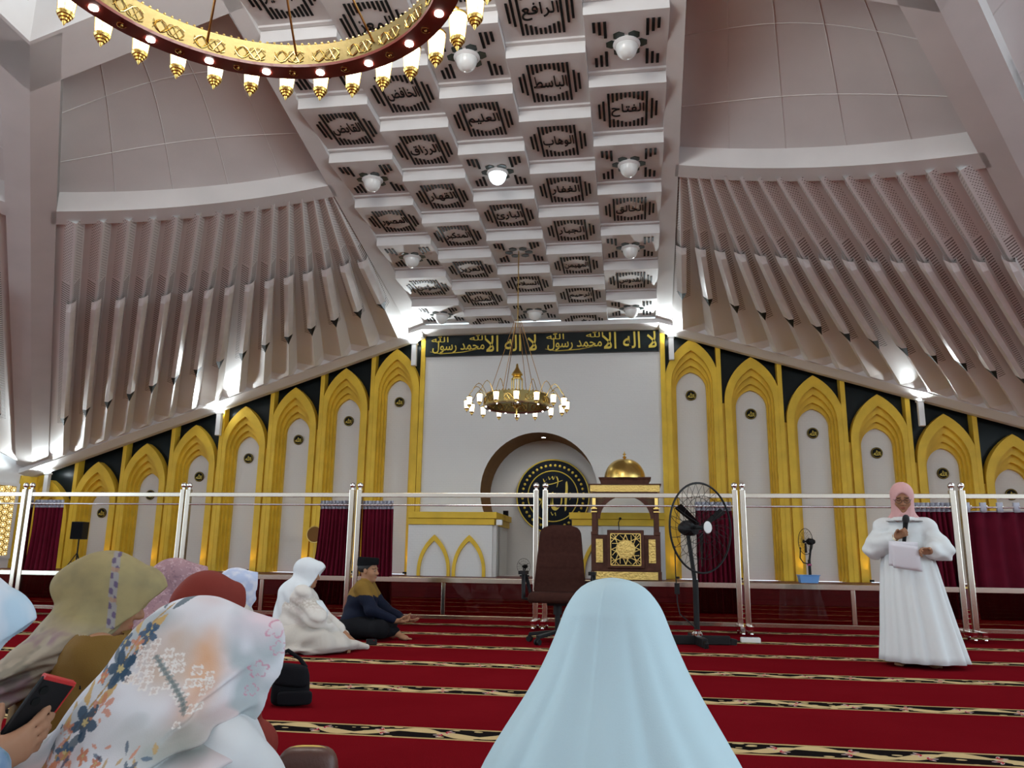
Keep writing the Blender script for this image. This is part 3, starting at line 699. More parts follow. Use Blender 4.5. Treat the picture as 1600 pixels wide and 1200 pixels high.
# ================================================================ LAMPS
def chandelier(name, label, loc, R, nl, nd, nsp, Rl, bh, rw, ls, top, arm_h, column, rise=0.0):
    t = thing(name, label, 'chandelier', loc)
    n = 96
    ring = lambda r, z: [(r*math.cos(2*math.pi*i/n), r*math.sin(2*math.pi*i/n), z) for i in range(n)]
    b = MB(); b.rings([ring(R-rw, 0.025), ring(R-rw+0.01, bh), ring(R-rw+0.025, bh), ring(R-rw+0.025, 0.025), ring(R-rw, 0.025)]); b.rings([ring(R, 0.0), ring(R, bh*0.75), ring(R-0.02, bh*0.75), ring(R-0.02, 0)])
    bo = b.build('gold_band', M['gold_paint_shiny'], t, smooth=True)
    # scrolled relief on the band: joined arabesque loops
    s = MB(); per = max(10, int(2*math.pi*(R-rw)/0.36))
    for side_r, off in ((R-rw-0.004, -1), (R+0.004, 1)):
        for p in range(per):
            a = 2*math.pi*p/per; da = 2*math.pi/per
            for q in range(4):
                pts = []
                for u in range(9):
                    f = u/8; ph = a+da*(0.12+0.76*f)
                    z = bh*0.45+bh*0.26*math.sin(2*math.pi*f*(1 if q < 2 else 1.5)+(q % 2)*math.pi+(0.7 if q > 1 else 0))
                    z = min(z, bh*0.72) if off > 0 else z
                    pts.append((side_r*math.cos(ph), side_r*math.sin(ph), z))
                s.tube(pts, bh*0.018, 4)
    s.build('scroll_relief', M['gold'], bo)
    c = MB(); m_ = int(2*math.pi*R/0.075)
    for i in range(m_):
        a = 2*math.pi*i/m_; x, y = (R-rw+0.018)*math.cos(a), (R-rw+0.018)*math.sin(a); c.sphere((x, y, bh+0.012), 0.014, 6)
    c.build('crest_fringe', M['gold'], bo)
    u = MB(); u.rings([ring(R-rw, 0.0), ring(R, 0.0), ring(R, 0.03), ring(R-rw, 0.03), ring(R-rw, 0.0)]); un = u.build('red_underside', M['redlacquer'], t, smooth=True)
    for i in range(nd):
        e = MB(); a = 2*math.pi*(i+0.5)/nd; x, y = (R-rw/2)*math.cos(a), (R-rw/2)*math.sin(a)
        e.tube([(x+rw*0.2*math.cos(q), y+rw*0.2*math.sin(q), -0.004) for q in np.linspace(0.6, 5.7, 9)], rw*0.025, 4)
        e.sphere((x, y, -0.004), rw*0.07, 6); e.build('emblem', M['gold'], un)
    for i in range(nd):
        a = 2*math.pi*i/nd; d = MB(); d.disc(((R-rw/2)*math.cos(a), (R-rw/2)*math.sin(a), 0.002), rw*0.2, 14, (0, 0, -1), 0.012); d.build('downlight', M['glow_white'], un)
    for i in range(nsp):
        a = 2*math.pi*(i+0.25)/nsp; p = MB(); p.tube([((R-rw)*math.cos(a), (R-rw)*math.sin(a), bh*0.5), (0.06*math.cos(a), 0.06*math.sin(a), top*0.55)], 0.012 if R > 1 else 0.007, 6); p.build('spoke', M['brass_dark'], t)
    for i in range(nl):
        a = 2*math.pi*(i+0.35)/nl; ca, sa = math.cos(a), math.sin(a)
        pts = []
        for q in range(9):
            f = q/8; r = (R-0.03)+(Rl-R+0.03)*f; z = bh*0.8+rise*f+arm_h*math.sin(math.pi*min(1, f*1.06))
            pts.append((r*ca, r*sa, z))
        am = MB(); am.tube(pts, 0.010*ls/0.9, 6); am.sphere(pts[4], 0.02*ls, 6)
        z0 = pts[-1][2]-0.02
        am.tube([pts[-1], (Rl*ca, Rl*sa, z0)], 0.006*ls, 5); arm = am.build('arm', M['gold'], t, smooth=True)
        o = (Rl*ca, Rl*sa, z0)
        lt = MB(); lt.lathe([(0.0, 0.0), (0.03*ls, -0.012*ls), (0.055*ls, -0.04*ls), (0.098*ls, -0.06*ls), (0.10*ls, -0.075*ls), (0.09*ls, -0.08*ls)], 12, o)
        lt.lathe([(0.075*ls, -0.325*ls), (0.08*ls, -0.34*ls), (0.07*ls, -0.365*ls), (0.058*ls, -0.37*ls), (0.055*ls, -0.39*ls), (0.04*ls, -0.395*ls), (0.037*ls, -0.415*ls), (0.02*ls, -0.42*ls), (0.012*ls, -0.45*ls), (0, -0.47*ls)], 12, o)
        for q in range(6):
            w_ = 2*math.pi*q/6; lt.tube([(o[0]+0.096*ls*math.cos(w_), o[1]+0.096*ls*math.sin(w_), o[2]-0.07*ls), (o[0]+0.072*ls*math.cos(w_), o[1]+0.072*ls*math.sin(w_), o[2]-0.34*ls)], 0.004*ls, 4)
        lo = lt.build('lantern', M['gold'], t, smooth=True)
        g = MB(); g.lathe([(0.09*ls, -0.07*ls), (0.068*ls, -0.335*ls)], 12, o); g.build('lantern_glass', M['glow_warm'], lo, smooth=True)
    if column:
        k = MB(); k.lathe([(0.0, 0.95), (0.02, 0.93), (0.03, 0.86), (0.06, 0.80), (0.115, 0.72), (0.12, 0.70), (0.085, 0.68), (0.10, 0.64), (0.12, 0.62), (0.12, 0.60), (0.0, 0.60)], 20); k.lathe([(0.0, 0.06), (0.1, 0.06), (0.1, 0.03), (0.02, 0.0), (0.015, -0.14), (0.03, -0.16), (0, -0.2)], 16)
        for q in range(6):
            w_ = math.pi*q/3; k.tube([(0.11*math.cos(w_), 0.11*math.sin(w_), 0.05), (0.11*math.cos(w_), 0.11*math.sin(w_), 0.61)], 0.012, 6)
        ko = k.build('column', M['gold'], t, smooth=True)
        g = MB(); g.lathe([(0.085, 0.06), (0.085, 0.6)], 6); g.build('column_glass', M['lampglass'], ko)
    rd = MB(); rd.tube([(0, 0, top*0.5), (0, 0, top)], 0.012, 6); rd.build('cord', M['gold'], t)
    return t
M['gold_paint_shiny'] = mat('gold_band', (0.20, 0.155, 0.06), 0.38, 0.8, bump=0.12, bscale=20)
chandelier('ring_chandelier', 'huge red and gold ring chandelier with glowing lanterns high in front', (BCX, BCY, BCZ), BCR, 36, 20, 12, BCR+0.21, 0.25, 0.20, 0.93, 2.6, 0.07, False, 0.14)
lamp('chandelier_glow', 'POINT', (BCX, BCY, BCZ+2.0), 330, (1, 0.97, 0.92), 1.2)
chandelier('lantern_chandelier', 'small gold chandelier with curved arms and lanterns hanging before the niche wall', (XC, 16.05, 3.86), 0.68, 16, 9, 6, 1.03, 0.26, 0.07, 0.62, 3.45, 0.24, True)
# ---- floodlights washing the pleats
first = None
FL = [(-5.70, 6.40, 'at the upper left corner of the niche wall'), (0.97, 6.40, 'at the upper right corner of the niche wall'), (-11.05, 4.60, 'on the arcade halfway down the left slope'), (6.72, 4.66, 'on the arcade halfway down the right slope'), (-15.95, 2.98, 'in the low far left corner')]
for x, z, w_ in FL:
    t = thing('floodlight', f'white tube shaped floodlight glaring {w_}', 'floodlight', (x, 19.86, z), group='floodlights under the roof')
    b = MB(); b.box((0, 0, -0.36), (0.13, 0.12, 0.58)); b.box((0, 0.0, -0.05), (0.17, 0.15, 0.05)); b.build('housing', M['white'], t, bevel=0.01)
    g = MB(); g.sphere((0, -0.03, 0.04), (0.10, 0.10, 0.08), 14); g.build('bulb', M['glow_cool'], t, smooth=True)
    lamp('floodlight_beam', 'SPOT', (x, 19.70, z+0.02), 190, (0.88, 0.97, 1.0), 0.06, (x*0.995, 18.5, z+1.7), spot_size=rad(150), spot_blend=0.6)
# ---- small warm uplights at the foot of the arches
first = None
for s, k, x, H in bays:
    if s < 0 and k > 6 or s > 0 and k > 5: continue
    ux = x+0.50*(1 if s < 0 else -1); lab = f'small warm uplight at the foot of the {num[k]} arch {"left" if s < 0 else "right"} of the niche wall'
    t = thing('uplight', lab, 'spotlight', (ux, 19.82, 0.415), group='uplights at the arcade foot')
    b = MB(); b.lathe([(0.0, 0), (0.05, 0), (0.05, 0.05), (0.042, 0.05), (0.042, 0.035)], 14); b.build('housing', M['black'], t, smooth=True)
    g = MB(); g.disc((0, 0, 0.034), 0.042, 12, (0, 0, 1), 0.006); g.build('lens', mat('amber_glow', (1, 0.6, 0.2), 0.4, emit=(1, 0.55, 0.12), estr=12) if first is None else first, t); first = bpy.data.materials['amber_glow']
    lamp('uplight_beam', 'SPOT', (ux, 19.80, 0.48), 5.0, (1.0, 0.62, 0.20), 0.03, (ux, 20.05, 1.5), spot_size=rad(70), spot_blend=0.8)
# downlight in the soffit of the niche
t = thing('niche_downlight', 'small bright recessed downlight in the brown arch of the prayer niche', 'spotlight', (-2.35, 20.72, 3.955))
b = MB(); b.disc((0, 0, 0), 0.07, 16, (0, 0, -1), 0.012); b.build('trim_ring', M['white'], t); b = MB(); b.disc((0, 0, -0.012), 0.05, 16, (0, 0, -1), 0.004); b.build('lens', M['glow_white'], t)
lamp('niche_light', 'SPOT', (-2.35, 20.7, 3.9), 18, (1, 0.95, 0.85), 0.04, (-2.3, 21.1, 1.0), spot_size=rad(110), spot_blend=0.5)
# ================================================================ STEEL SCREENS AND CURTAINS
def tint_glass():
    m = bpy.data.materials.new('dark_red_glass'); m.use_nodes = True; nt = m.node_tree; nt.nodes.remove(nt.nodes['Principled BSDF'])
    o = nt.nodes['Material Output']; tr = nt.nodes.new('ShaderNodeBsdfTransparent'); tr.inputs[0].default_value = (0.60, 0.38, 0.38, 1)
    gl = nt.nodes.new('ShaderNodeBsdfGlossy'); gl.inputs['Roughness'].default_value = 0.03; gl.inputs[0].default_value = (0.8, 0.75, 0.75, 1)
    fr = nt.nodes.new('ShaderNodeFresnel'); fr.inputs[0].default_value = 1.45; mx = nt.nodes.new('ShaderNodeMixShader')
    nt.links.new(fr.outputs[0], mx.inputs[0]); nt.links.new(tr.outputs[0], mx.inputs[1]); nt.links.new(gl.outputs[0], mx.inputs[2]); nt.links.new(mx.outputs[0], o.inputs[0]); return m
M['tint'] = tint_glass()
YP = 9.95
def screen(L, label):
    t = thing('partition_screen', label, 'partition screen', (0, 0, 0), group='steel partition screens across the carpet')
    for x in (0, L):
        p = MB(); p.box((x, 0, 0.86), (0.062, 0.062, 1.62)); po = p.build('post', M['steel'], t, bevel=0.006)
        k = MB(); k.lathe([(0.018, 1.67), (0.018, 1.685), (0.03, 1.69)], 12, (x, 0, 0)); k.sphere((x, 0, 1.722), 0.038, 16); k.build('ball_finial', M['chrome'], po, smooth=True)
        f = MB(); f.box((x, 0, 0.09), (0.06, 0.50, 0.045))
        for sy in (-0.23, 0.23):
            f.box((x, sy, 0.055), (0.04, 0.05, 0.04)); f.lathe([(0.0, -0.016), (0.026, -0.016), (0.03, -0.008), (0.03, 0.008), (0.026, 0.016), (0.0, 0.016)], 14, (x, sy, 0.03), 0, Matrix.Rotation(rad(90), 3, 'Y'))
        f.build('castor_foot', M['chrome'], po, smooth=True)
    for z, h, nm in ((1.60, 0.055, 'top_rail'), (0.555, 0.062, 'middle_rail'), (0.115, 0.05, 'bottom_rail')):
        r = MB(); r.box((L/2, 0, z), (L-0.062, 0.05, h)); r.build(nm, M['steel'], t, bevel=0.005)
    r = MB(); r.tube([(0, 0.0, 1.475), (L, 0.0, 1.475)], 0.012, 10); r.build('curtain_rod', M['chrome'], t, smooth=True)
    r = MB(); r.box((L/2, 0, 0.335), (0.05, 0.045, 0.39)); r.build('stile', M['steel'], t, bevel=0.005)
    g = MB(); g.box((L/2, 0, 0.333), (L-0.064, 0.008, 0.386)); g.build('tinted_glass', M['tint'], t)
    return t
units = [(-10.56, 2.26, 'leftmost steel partition screen, cut by the left edge of the photo'), (-8.20, 2.25, 'steel partition screen behind the seated group at the left'), (-5.87, 2.27, 'steel partition screen behind the seated man and woman in white'),
         (-3.50, 2.285, 'steel partition screen in front of the left half of the prayer niche'), (-1.10, 2.28, 'steel partition screen behind the office chair and the big standing fan'), (1.27, 2.345, 'steel partition screen behind the standing speaker'), (3.72, 2.30, 'rightmost steel partition screen with its curtain drawn wide')]
p0 = None
for x, L, lab in units:
    t = screen(L, lab); t.location = (x, YP, 0.0)
def curtain(xa, xb, label, folds, bot=(0, 0), spaced=False, zb=0.23):
    t = thing('curtain', label, 'curtain', ((xa+xb)/2, YP+0.03, 1.475), group='maroon curtains on the steel screens'); rnd = random.Random(int(xa*100))
    n = folds*8; R = []; zs = [1.425, 1.2, 0.9, 0.6, 0.4, zb]
    ph = [rnd.uniform(-0.5, 0.5) for _ in range(folds+2)]; am = [rnd.uniform(0.6, 1.15) for _ in range(folds+2)]
    def row(z, ya=0.0, sc=1.0, lo=xa, hi=xb):
        f = (1.425-z)/1.2; a, b_ = lo+bot[0]*f*f, hi+bot[1]*f; out = []
        for i in range(n+1):
            u = i/n; k = u*folds; kk = int(k); p = ph[kk]*(1-(k-kk))+ph[min(kk+1, folds)]*(k-kk)
            out.append((a+(b_-a)*u+0.006*math.sin(k*4+z*3), YP+0.035+0.034*sc*am[kk]*math.sin(2*math.pi*(k+p*f*0.6)), z))
        return out
    c = MB(); c.rings([row(z) for z in zs], 0, False); o = c.build('cloth', M['curtain'], t, t.location, smooth=True, angle=180)
    s = o.modifiers.new('thick', 'SOLIDIFY'); s.thickness = 0.003
    h = MB(); h.rings([row(z, sc=0.9) for z in (1.53, 1.48, 1.422)], 0, False) if not spaced else None
    if spaced:
        h.rings([row(z, sc=0.9) for z in (1.438, 1.422)], 0, False)
        for i in range(folds+1):
            x = xa+(xb-xa)*i/folds; h.prism([(x-0.028, YP-0.02, 1.42), (x+0.028, YP-0.02, 1.42), (x+0.028, YP-0.02, 1.53), (x-0.028, YP-0.02, 1.53)], (0, 0.05, 0))
        for i in range(folds): 
            x = xa+(xb-xa)*(i+0.5)/folds; h.tube([(x, YP-0.024+0.0, 1.475+0.0)]+[(x+0.03*math.cos(q), YP+0.03, 1.475+0.03*math.sin(q)) for q in (0,)], 0.004, 4)
    h.build('heading_tape', M['tape'], t, t.location, smooth=True, angle=180)
    for i in range(folds+1):
        g = MB(); x = xa+(xb-xa)*(i+0.25)/(folds+0.5); g.tube([(x, YP+0.022*math.cos(q), 1.475+0.022*math.sin(q)) for q in np.linspace(0, 2*math.pi, 12, endpoint=False)], 0.004, 5, 0, True)
        g.build('ring', M['chrome'], t, t.location)
curtain(-8.15, -7.72, 'maroon curtain gathered behind the far left screen post', 7, (-0.12, 0.0))
curtain(-4.03, -3.65, 'maroon curtain bunched left of the post behind the seated man', 8, (-0.13, 0.0))
curtain(-3.46, -3.05, 'maroon curtain bunched right of the post behind the seated man', 8, (0, 0.02))
curtain(0.72, 1.15, 'maroon curtain gathered behind the big black standing fan', 8, (-0.03, 0.04))
curtain(3.10, 3.59, 'maroon curtain bunched beside the shoulder of the standing speaker', 9, (0.0, 0.05))
curtain(3.76, 5.7, 'wide maroon curtain with spaced white tabs at the far right', 11, (0.04, 0), True)
# ================================================================ WOODEN PULPIT
def lattice(mb, x0, x1, z0, z1, y):
    cx_, cz_ = (x0+x1)/2, (z0+z1)/2; w, h = (x1-x0)/2, (z1-z0)/2
    T = lambda p: (cx_+p[0]*w, y, cz_+p[1]*h)
    for k in range(8):
        a = math.pi*k/4; a2 = a+math.pi*3/4
        mb.tube([T((0.95*math.cos(a), 0.95*math.sin(a))), T((0.95*math.cos(a2), 0.95*math.sin(a2)))], 0.012, 4)
        mb.tube([T((0.55*math.cos(a), 0.55*math.sin(a))), T((0.98*math.cos(a+0.39), 0.98*math.sin(a+0.39)))], 0.010, 4)
    for sx in (-1, 1):
        for sz in (-1, 1):
            for q in ((0.99, 0.45, 0.45, 0.99), (0.99, 0.75, 0.60, 0.60), (0.60, 0.60, 0.75, 0.99), (0.99, 0.99, 0.60, 0.60)): mb.tube([T((sx*q[0], sz*q[1])), T((sx*q[2], sz*q[3]))], 0.010, 4)
    for a, b_ in (((-1, -1), (1, -1)), ((1, -1), (1, 1)), ((1, 1), (-1, 1)), ((-1, 1), (-1, -1))): mb.tube([T(a), T(b_)], 0.014, 4)
pu = thing('pulpit', 'carved brown wooden pulpit with gold panels and gold dome on the stage', 'pulpit', (-0.22, 17.72, 0.4))
b = MB(); b.box((0, 0.40, 0.10), (1.50, 0.95, 0.20)); b.box((0, 0.02, 0.58), (1.46, 0.10, 0.76)); b.box((-0.70, 0.42, 0.58), (0.08, 0.8, 0.76)); b.box((0.70, 0.42, 0.58), (0.08, 0.8, 0.76)); b.box((0, 0.85, 0.9), (1.46, 0.06, 1.4)) if False else None
b.build('body', M['wood'], pu, bevel=0.008)
b = MB(); b.box((0, -0.085, 0.105), (1.34, 0.03, 0.16)); b.build('base_relief', M['gold_relief'], pu)
fp = MB(); fp.box((0, -0.06, 0.66), (0.78, 0.12, 0.80)); fpo = fp.build('lectern_front', M['wood'], pu, bevel=0.01)
l = MB(); lattice(l, -0.315, 0.315, 0.32, 0.98, -0.13); l.lathe([(0.0, 0.02), (0.19, 0.015), (0.21, 0.0)], 28, (0, -0.125, 0.65), 0, RX); l.build('gold_lattice', M['gold_relief'], fpo)
l = MB(); l.box((0, -0.119, 0.65), (0.62, 0.004, 0.65)); l.build('lattice_backing', M['slot'], fpo)
for x in (-0.56, 0.56):
    l = MB(); l.box((x, -0.04, 0.62), (0.15, 0.03, 0.50)); l.build('side_relief', M['gold_relief'], pu, bevel=0.005)
for x in (-0.67, 0.67):
    p = MB(); p.box((x, 0.02, 1.40), (0.10, 0.10, 0.92)); p.box((x, 0.02, 0.99), (0.14, 0.13, 0.07)); p.box((x, 0.80, 1.10), (0.10, 0.10, 1.5)); po = p.build('post', M['wood'], pu, bevel=0.006)
    c = MB(); c.box((x, 0.01, 1.52), (0.13, 0.13, 0.025)); c.box((x, 0.01, 1.45), (0.13, 0.13, 0.025)); c.box((x, -0.045, 1.66), (0.07, 0.012, 0.26)); c.build('gold_capital', M['gold'], po, bevel=0.003)
a = MB(); cur = [(0.62*math.cos(t), 1.30+0.56*math.sin(t)) for t in np.linspace(0, math.pi, 25)]
inn = [(0.54*math.cos(t), 1.30+0.49*math.sin(t)) for t in np.linspace(0, math.pi, 25)]
arch_band(a, [(x, z) for x, z in cur], [(x, z) for x, z in inn], -0.02, 0.05); a.build('arch', M['wood'], pu, smooth=True)
sp_ = MB(); k = len(cur); sp_.add([(x, 0.0, z) for x, z in cur]+[(x, 0.0, 1.88) for x, z in cur], [(i, i+1, k+i+1, k+i) for i in range(k-1)]); sp_.build('spandrel_relief', mat('carved_relief', (0.09, 0.045, 0.02), 0.5, 0.3, bump=1.0, bscale=40), pu)
for sy in (0.0,):
    f = MB(); f.box((0, 0.40, 1.955), (1.50, 0.95, 0.15)); f.build('frieze', M['gold_relief'], pu); f = MB(); f.box((0, 0.40, 2.04), (1.56, 1.0, 0.025)); f.box((0, 0.4, 1.87), (1.40, 0.9, 0.03)); f.build('cornice', M['wood'], pu)
f = MB(); f.rings([[(sx*w, 0.40+sy*w*0.62, z) for sx, sy in ((-1, -1), (1, -1), (1, 1), (-1, 1))] for w, z in ((0.52, 2.05), (0.54, 2.15), (0.57, 2.19), (0.57, 2.21))], 0, True, True, True); f.build('dome_tray', M['wood'], pu)
d = MB(); d.lathe([(0.0, 2.665), (0.03, 2.66)]+[(0.455*math.cos(t)**0.9, 2.20+0.455*math.sin(t)) for t in np.linspace(1.45, 0, 14)], 40, (0, 0.4, 0)); do = d.build('dome', M['gold'], pu, smooth=True)
d = MB(); d.lathe([(0.0, 2.83), (0.012, 2.80), (0.012, 2.78), (0.045, 2.755), (0.012, 2.73), (0.012, 2.72), (0.055, 2.69), (0.012, 2.66), (0.05, 2.65)], 14, (0, 0.4, 0)); d.build('finial', M['gold'], do, smooth=True)
mc = thing('microphone', 'thin black gooseneck microphone rising behind the pulpit front', 'microphone', (-0.36, 17.84, 1.4))
b = MB(); b.tube([(0, 0, -0.04), (0.0, 0, 0.12), (-0.01, -0.01, 0.22), (0.02, -0.05, 0.29)], 0.010, 8); b.build('gooseneck', M['black'], mc, smooth=True); b = MB(); b.sphere((0.03, -0.06, 0.31), 0.03, 10); b.build('foam_tip', M['black'], mc, smooth=True)
# ================================================================ OFFICE CHAIR
M['chair_fabric'] = mat('chair_fabric', (0.040, 0.014, 0.010), 0.85, noise=0.15, nscale=30, bump=0.1, bscale=120, spec=0.12)
ch = thing('office_chair', 'empty brown high backed office chair with black armrests and castor base', 'chair', (-0.80, 8.42, 0.0))
def pad(mb, cx_, w0, w1, z0, z1, y0, y1, th, ribs=()):
    R = []; N = 26
    for i in range(N+1):
        f = i/N; z = z0+(z1-z0)*f; w = (w0+(w1-w0)*f)/2; e = min(1, math.sqrt(max(0.0, 1-max(0, (f-0.84)/0.16)**2.6)), math.sqrt(max(0.03, 1-max(0, (0.07-f)/0.07)**2)))
        w *= 0.45+0.55*e; y = y0+(y1-y0)*f; t = th*(0.35+0.65*e)
        rb = -0.012 if any(abs(f-r) < 0.5/N for r in ribs) else 0.0
        R.append([(cx_+w*math.copysign(abs(math.cos(a))**0.5, math.cos(a)), y+(t+rb)*math.copysign(abs(math.sin(a))**0.7, math.sin(a))-0.03*(math.cos(a)**2), z) for a in np.linspace(0, 2*math.pi, 28, endpoint=False)])
    mb.rings(R, 0, True, True, True)
b = MB(); pad(b, 0, 0.56, 0.43, 0.46, 1.19, 0.24, 0.34, 0.055, (0.12, 0.2, 0.27, 0.33, 0.62, 0.69, 0.77)); b.build('backrest', M['chair_fabric'], ch, smooth=True, angle=60)
b = MB(); R = []
for i in range(9):
    f = i/8; z = 0.40+0.10*f; s_ = 1-0.10*abs(2*f-1)**3
    R.append([(0.30*s_*math.copysign(abs(math.cos(a))**0.55, math.cos(a)), 0.0+0.27*s_*math.copysign(abs(math.sin(a))**0.6, math.sin(a)), z-0.02*(1-min(1, 2*abs(math.sin(a)))) if math.sin(a) < 0 else z) for a in np.linspace(0, 2*math.pi, 32, endpoint=False)])
b.rings(R, 0, True, True, True); b.build('seat', M['chair_fabric'], ch, smooth=True, angle=60)
for sx in (-1, 1):
    b = MB(); b.tube([(sx*0.27, 0.05, 0.42), (sx*0.36, 0.05, 0.43), (sx*0.365, 0.08, 0.66), (sx*0.36, 0.10, 0.68)], 0.022, 8); b.box((sx*0.355, 0.0, 0.69), (0.07, 0.28, 0.035)); b.tube([(sx*0.36, 0.14, 0.68), (sx*0.34, 0.20, 0.60), (sx*0.30, 0.2, 0.45)], 0.02, 8); b.build('armrest', M['black'], ch, smooth=True)
b = MB(); b.lathe([(0.028, 0.12), (0.028, 0.28), (0.045, 0.28), (0.045, 0.39)], 14); b.box((0, 0.02, 0.385), (0.2, 0.24, 0.03)); b.build('gas_lift', M['black'], ch, smooth=True)
for k in range(5):
    a = 2*math.pi*k/5+0.35; b = MB(); e = Vector((0.31*math.cos(a), 0.31*math.sin(a), 0.075)); b.beam((0, 0, 0.115), e, 0.045, 0.035); lo = b.build('base_arm', M['black'], ch, bevel=0.006)
    w = MB(); 
    for o_ in (-0.018, 0.018): w.lathe([(0, -0.011), (0.028, -0.011), (0.03, 0.0), (0.028, 0.011), (0, 0.011)], 14, (e.x-math.sin(a)*o_, e.y+math.cos(a)*o_, 0.03), 0, Matrix.Rotation(a, 3, 'Z') @ Matrix.Rotation(rad(90), 3, 'X'))
    w.box((e.x, e.y, 0.055), (0.03, 0.03, 0.03)); w.build('castor', M['black'], lo, smooth=True)
# ================================================================ FANS
def fan(name, label, loc, f, rc, zc, pole_r, base, wires=26, badge=True, motor=0.1, sweep=0.0):
    t = thing(name, label, 'fan', loc); f = Vector((f[0], f[1], 0)).normalized(); l = Vector((-f.y, f.x, 0)); u = Vector((0, 0, 1)); c = Vector((0, 0, zc))+f*0.10*rc/0.45
    P = lambda a, r, d: c+f*d+(l*math.cos(a)+u*math.sin(a))*r
    k = MB(); dep = 0.20*rc
    k.tube([P(a, rc, 0) for a in np.linspace(0, 2*math.pi, 56, endpoint=False)], 0.011*rc/0.45, 6, 0, True)
    for rr, d in ((0.35*rc, dep*0.86), (0.35*rc, -dep*0.86), (0.7*rc, dep*0.55), (0.7*rc, -dep*0.55)): k.tube([P(a, rr, d) for a in np.linspace(0, 2*math.pi, 40, endpoint=False)], 0.0028*rc/0.45, 4, 0, True)
    for i in range(wires):
        a = 2*math.pi*i/wires
        for sg in (-1, 1): k.tube([P(a+0.25*(1-q), 0.14*rc+0.86*rc*q, sg*dep*(1-q**2.2)) for q in (0, 0.25, 0.5, 0.75, 1)], 0.0026*rc/0.45, 4)
    k.build('guard', M['black'], t)
    b = MB()
    for i in range(3):
        a = 2*math.pi*i/3+0.5; rows = []
        for q in range(6):
            r = rc*(0.12+0.74*q/5); w = 0.19*(1-0.35*q/5)
            rows.append([P(a-w*0.55, r, 0.03*rc/0.45), P(a, r, 0.0), P(a+w*0.55, r, -0.03*rc/0.45)])
        b.rings(rows, 0, False); b.rings([[p+f*0.004 for p in r_] for r_ in rows], 0, False)
    b.build('blade', M['black'], t)
    m = MB(); X = Matrix((l, u.cross(l)*-1, u)).transposed()
    F = Matrix((l, u, f)).transposed()
    m.lathe([(0.0, -dep*0.9-motor*2.4), (motor*0.6, -dep*0.9-motor*2.3), (motor*0.95, -dep*0.9-motor*1.6), (motor, -dep*0.9-motor*0.4), (motor*0.8, -dep*0.9), (motor*0.3, -dep*0.85), (motor*0.3, dep*0.7), (motor*0.55, dep*0.75), (motor*0.5, dep*0.98), (0, dep)], 22, c, 0, F); mo = m.build('motor', M['black'], t, smooth=True)
    if badge: m = MB(); m.lathe([(0.0, dep*1.06), (0.055*rc/0.45, dep*1.05), (0.062*rc/0.45, dep*0.98)], 20, c, 0, F); m.build('badge', M['white'], mo, smooth=True)
    p = MB(); tp = c-f*(dep*0.9+motor*1.2); p.tube([(0, 0, 0.03), (0, 0, zc*0.55)], pole_r*1.35, 12); p.tube([(0, 0, zc*0.5), (tp.x, tp.y, zc-motor*0.7)], pole_r, 12); p.build('pole', M['black'], t, smooth=True)
    base(t); return t
def big_base(t):
    b = MB()
    for a in (0.15, 0.15+math.pi/2): 
        d = Vector((math.cos(a), math.sin(a), 0)); b.beam(d*-0.33+Vector((0, 0, 0.045)), d*0.33+Vector((0, 0, 0.045)), 0.06, 0.09)
        for s_ in (-1, 1): b.beam(d*s_*0.33+Vector((0, 0, 0.035)), d*s_*0.40+Vector((0, 0, 0.02)), 0.04, 0.07)
    b.build('cross_base', M['black'], t, bevel=0.01)
    b = MB(); b.lathe([(0.055, 0.09), (0.055, 0.11), (0.035, 0.13), (0.035, 0.15)], 16); b.build('collar', M['chrome'], t, smooth=True)
    b = MB(); b.tube([(-0.20, -0.02, 0.98), (-0.20, -0.03, 0.7), (-0.19, -0.04, 0.4), (-0.17, -0.05, 0.3), (-0.02, -0.06, 0.17)], 0.006, 6); b.box((-0.19, -0.04, 0.55), (0.05, 0.05, 0.11)); b.build('power_cord', M['black'], t)
fan('pedestal_fan', 'large black pedestal fan standing on the carpet beside the maroon curtain', (0.60, 8.70, 0), (0.69, -0.72), 0.46, 1.17, 0.022, big_base, motor=0.085)
M['bluetub'] = mat('blue_plastic', (0.16, 0.36, 0.72), 0.35)
tub = thing('tub', 'light blue plastic tub with a small fan in it on the stage', 'tub', (3.56, 18.0, 0.415))
b = MB(); b.rings([[(sx*w, sy*w*0.75, z) for sx, sy in ((-1, -1), (1, -1), (1, 1), (-1, 1))] for w, z in ((0.17, 0.0), (0.20, 0.15), (0.22, 0.155), (0.215, 0.165), (0.19, 0.15), (0.165, 0.01))], 0, True, True, True); b.build('shell', M['bluetub'], tub)
def none(t): 
    b = MB(); b.lathe([(0.0, 0.0), (0.12, 0.0), (0.12, 0.03), (0.03, 0.05)], 18); b.build('foot', M['black'], t, smooth=True)
def pinktie(t):
    none(t); b = MB(); b.tube([(0.03*math.cos(a), 0.03*math.sin(a), 0.36+0.01*math.sin(3*a)) for a in np.linspace(0, 2*math.pi, 14, endpoint=False)], 0.018, 6, 0, True); b.build('pink_ribbon', mat('pink_cloth', (0.5, 0.1, 0.25), 0.8), t, smooth=True)
    b = MB(); b.tube([(-0.16, 0, 0.72), (-0.18, 0, 0.5), (-0.12, 0, 0.4), (-0.02, 0, 0.38)], 0.012, 6); b.build('power_cord', M['black'], t, smooth=True)
fan('stand_fan', 'small black stand fan rising from the light blue tub on the stage', (3.60, 18.0, 0.425), (-0.93, -0.36), 0.27, 0.84, 0.022, pinktie, wires=20, badge=False, motor=0.07)
fan('floor_fan', 'small black fan on the niche floor half hidden by the office chair', (-2.72, 20.0, 0.402), (-0.4, -0.9), 0.19, 0.24, 0.015, none, wires=16, badge=False, motor=0.05)
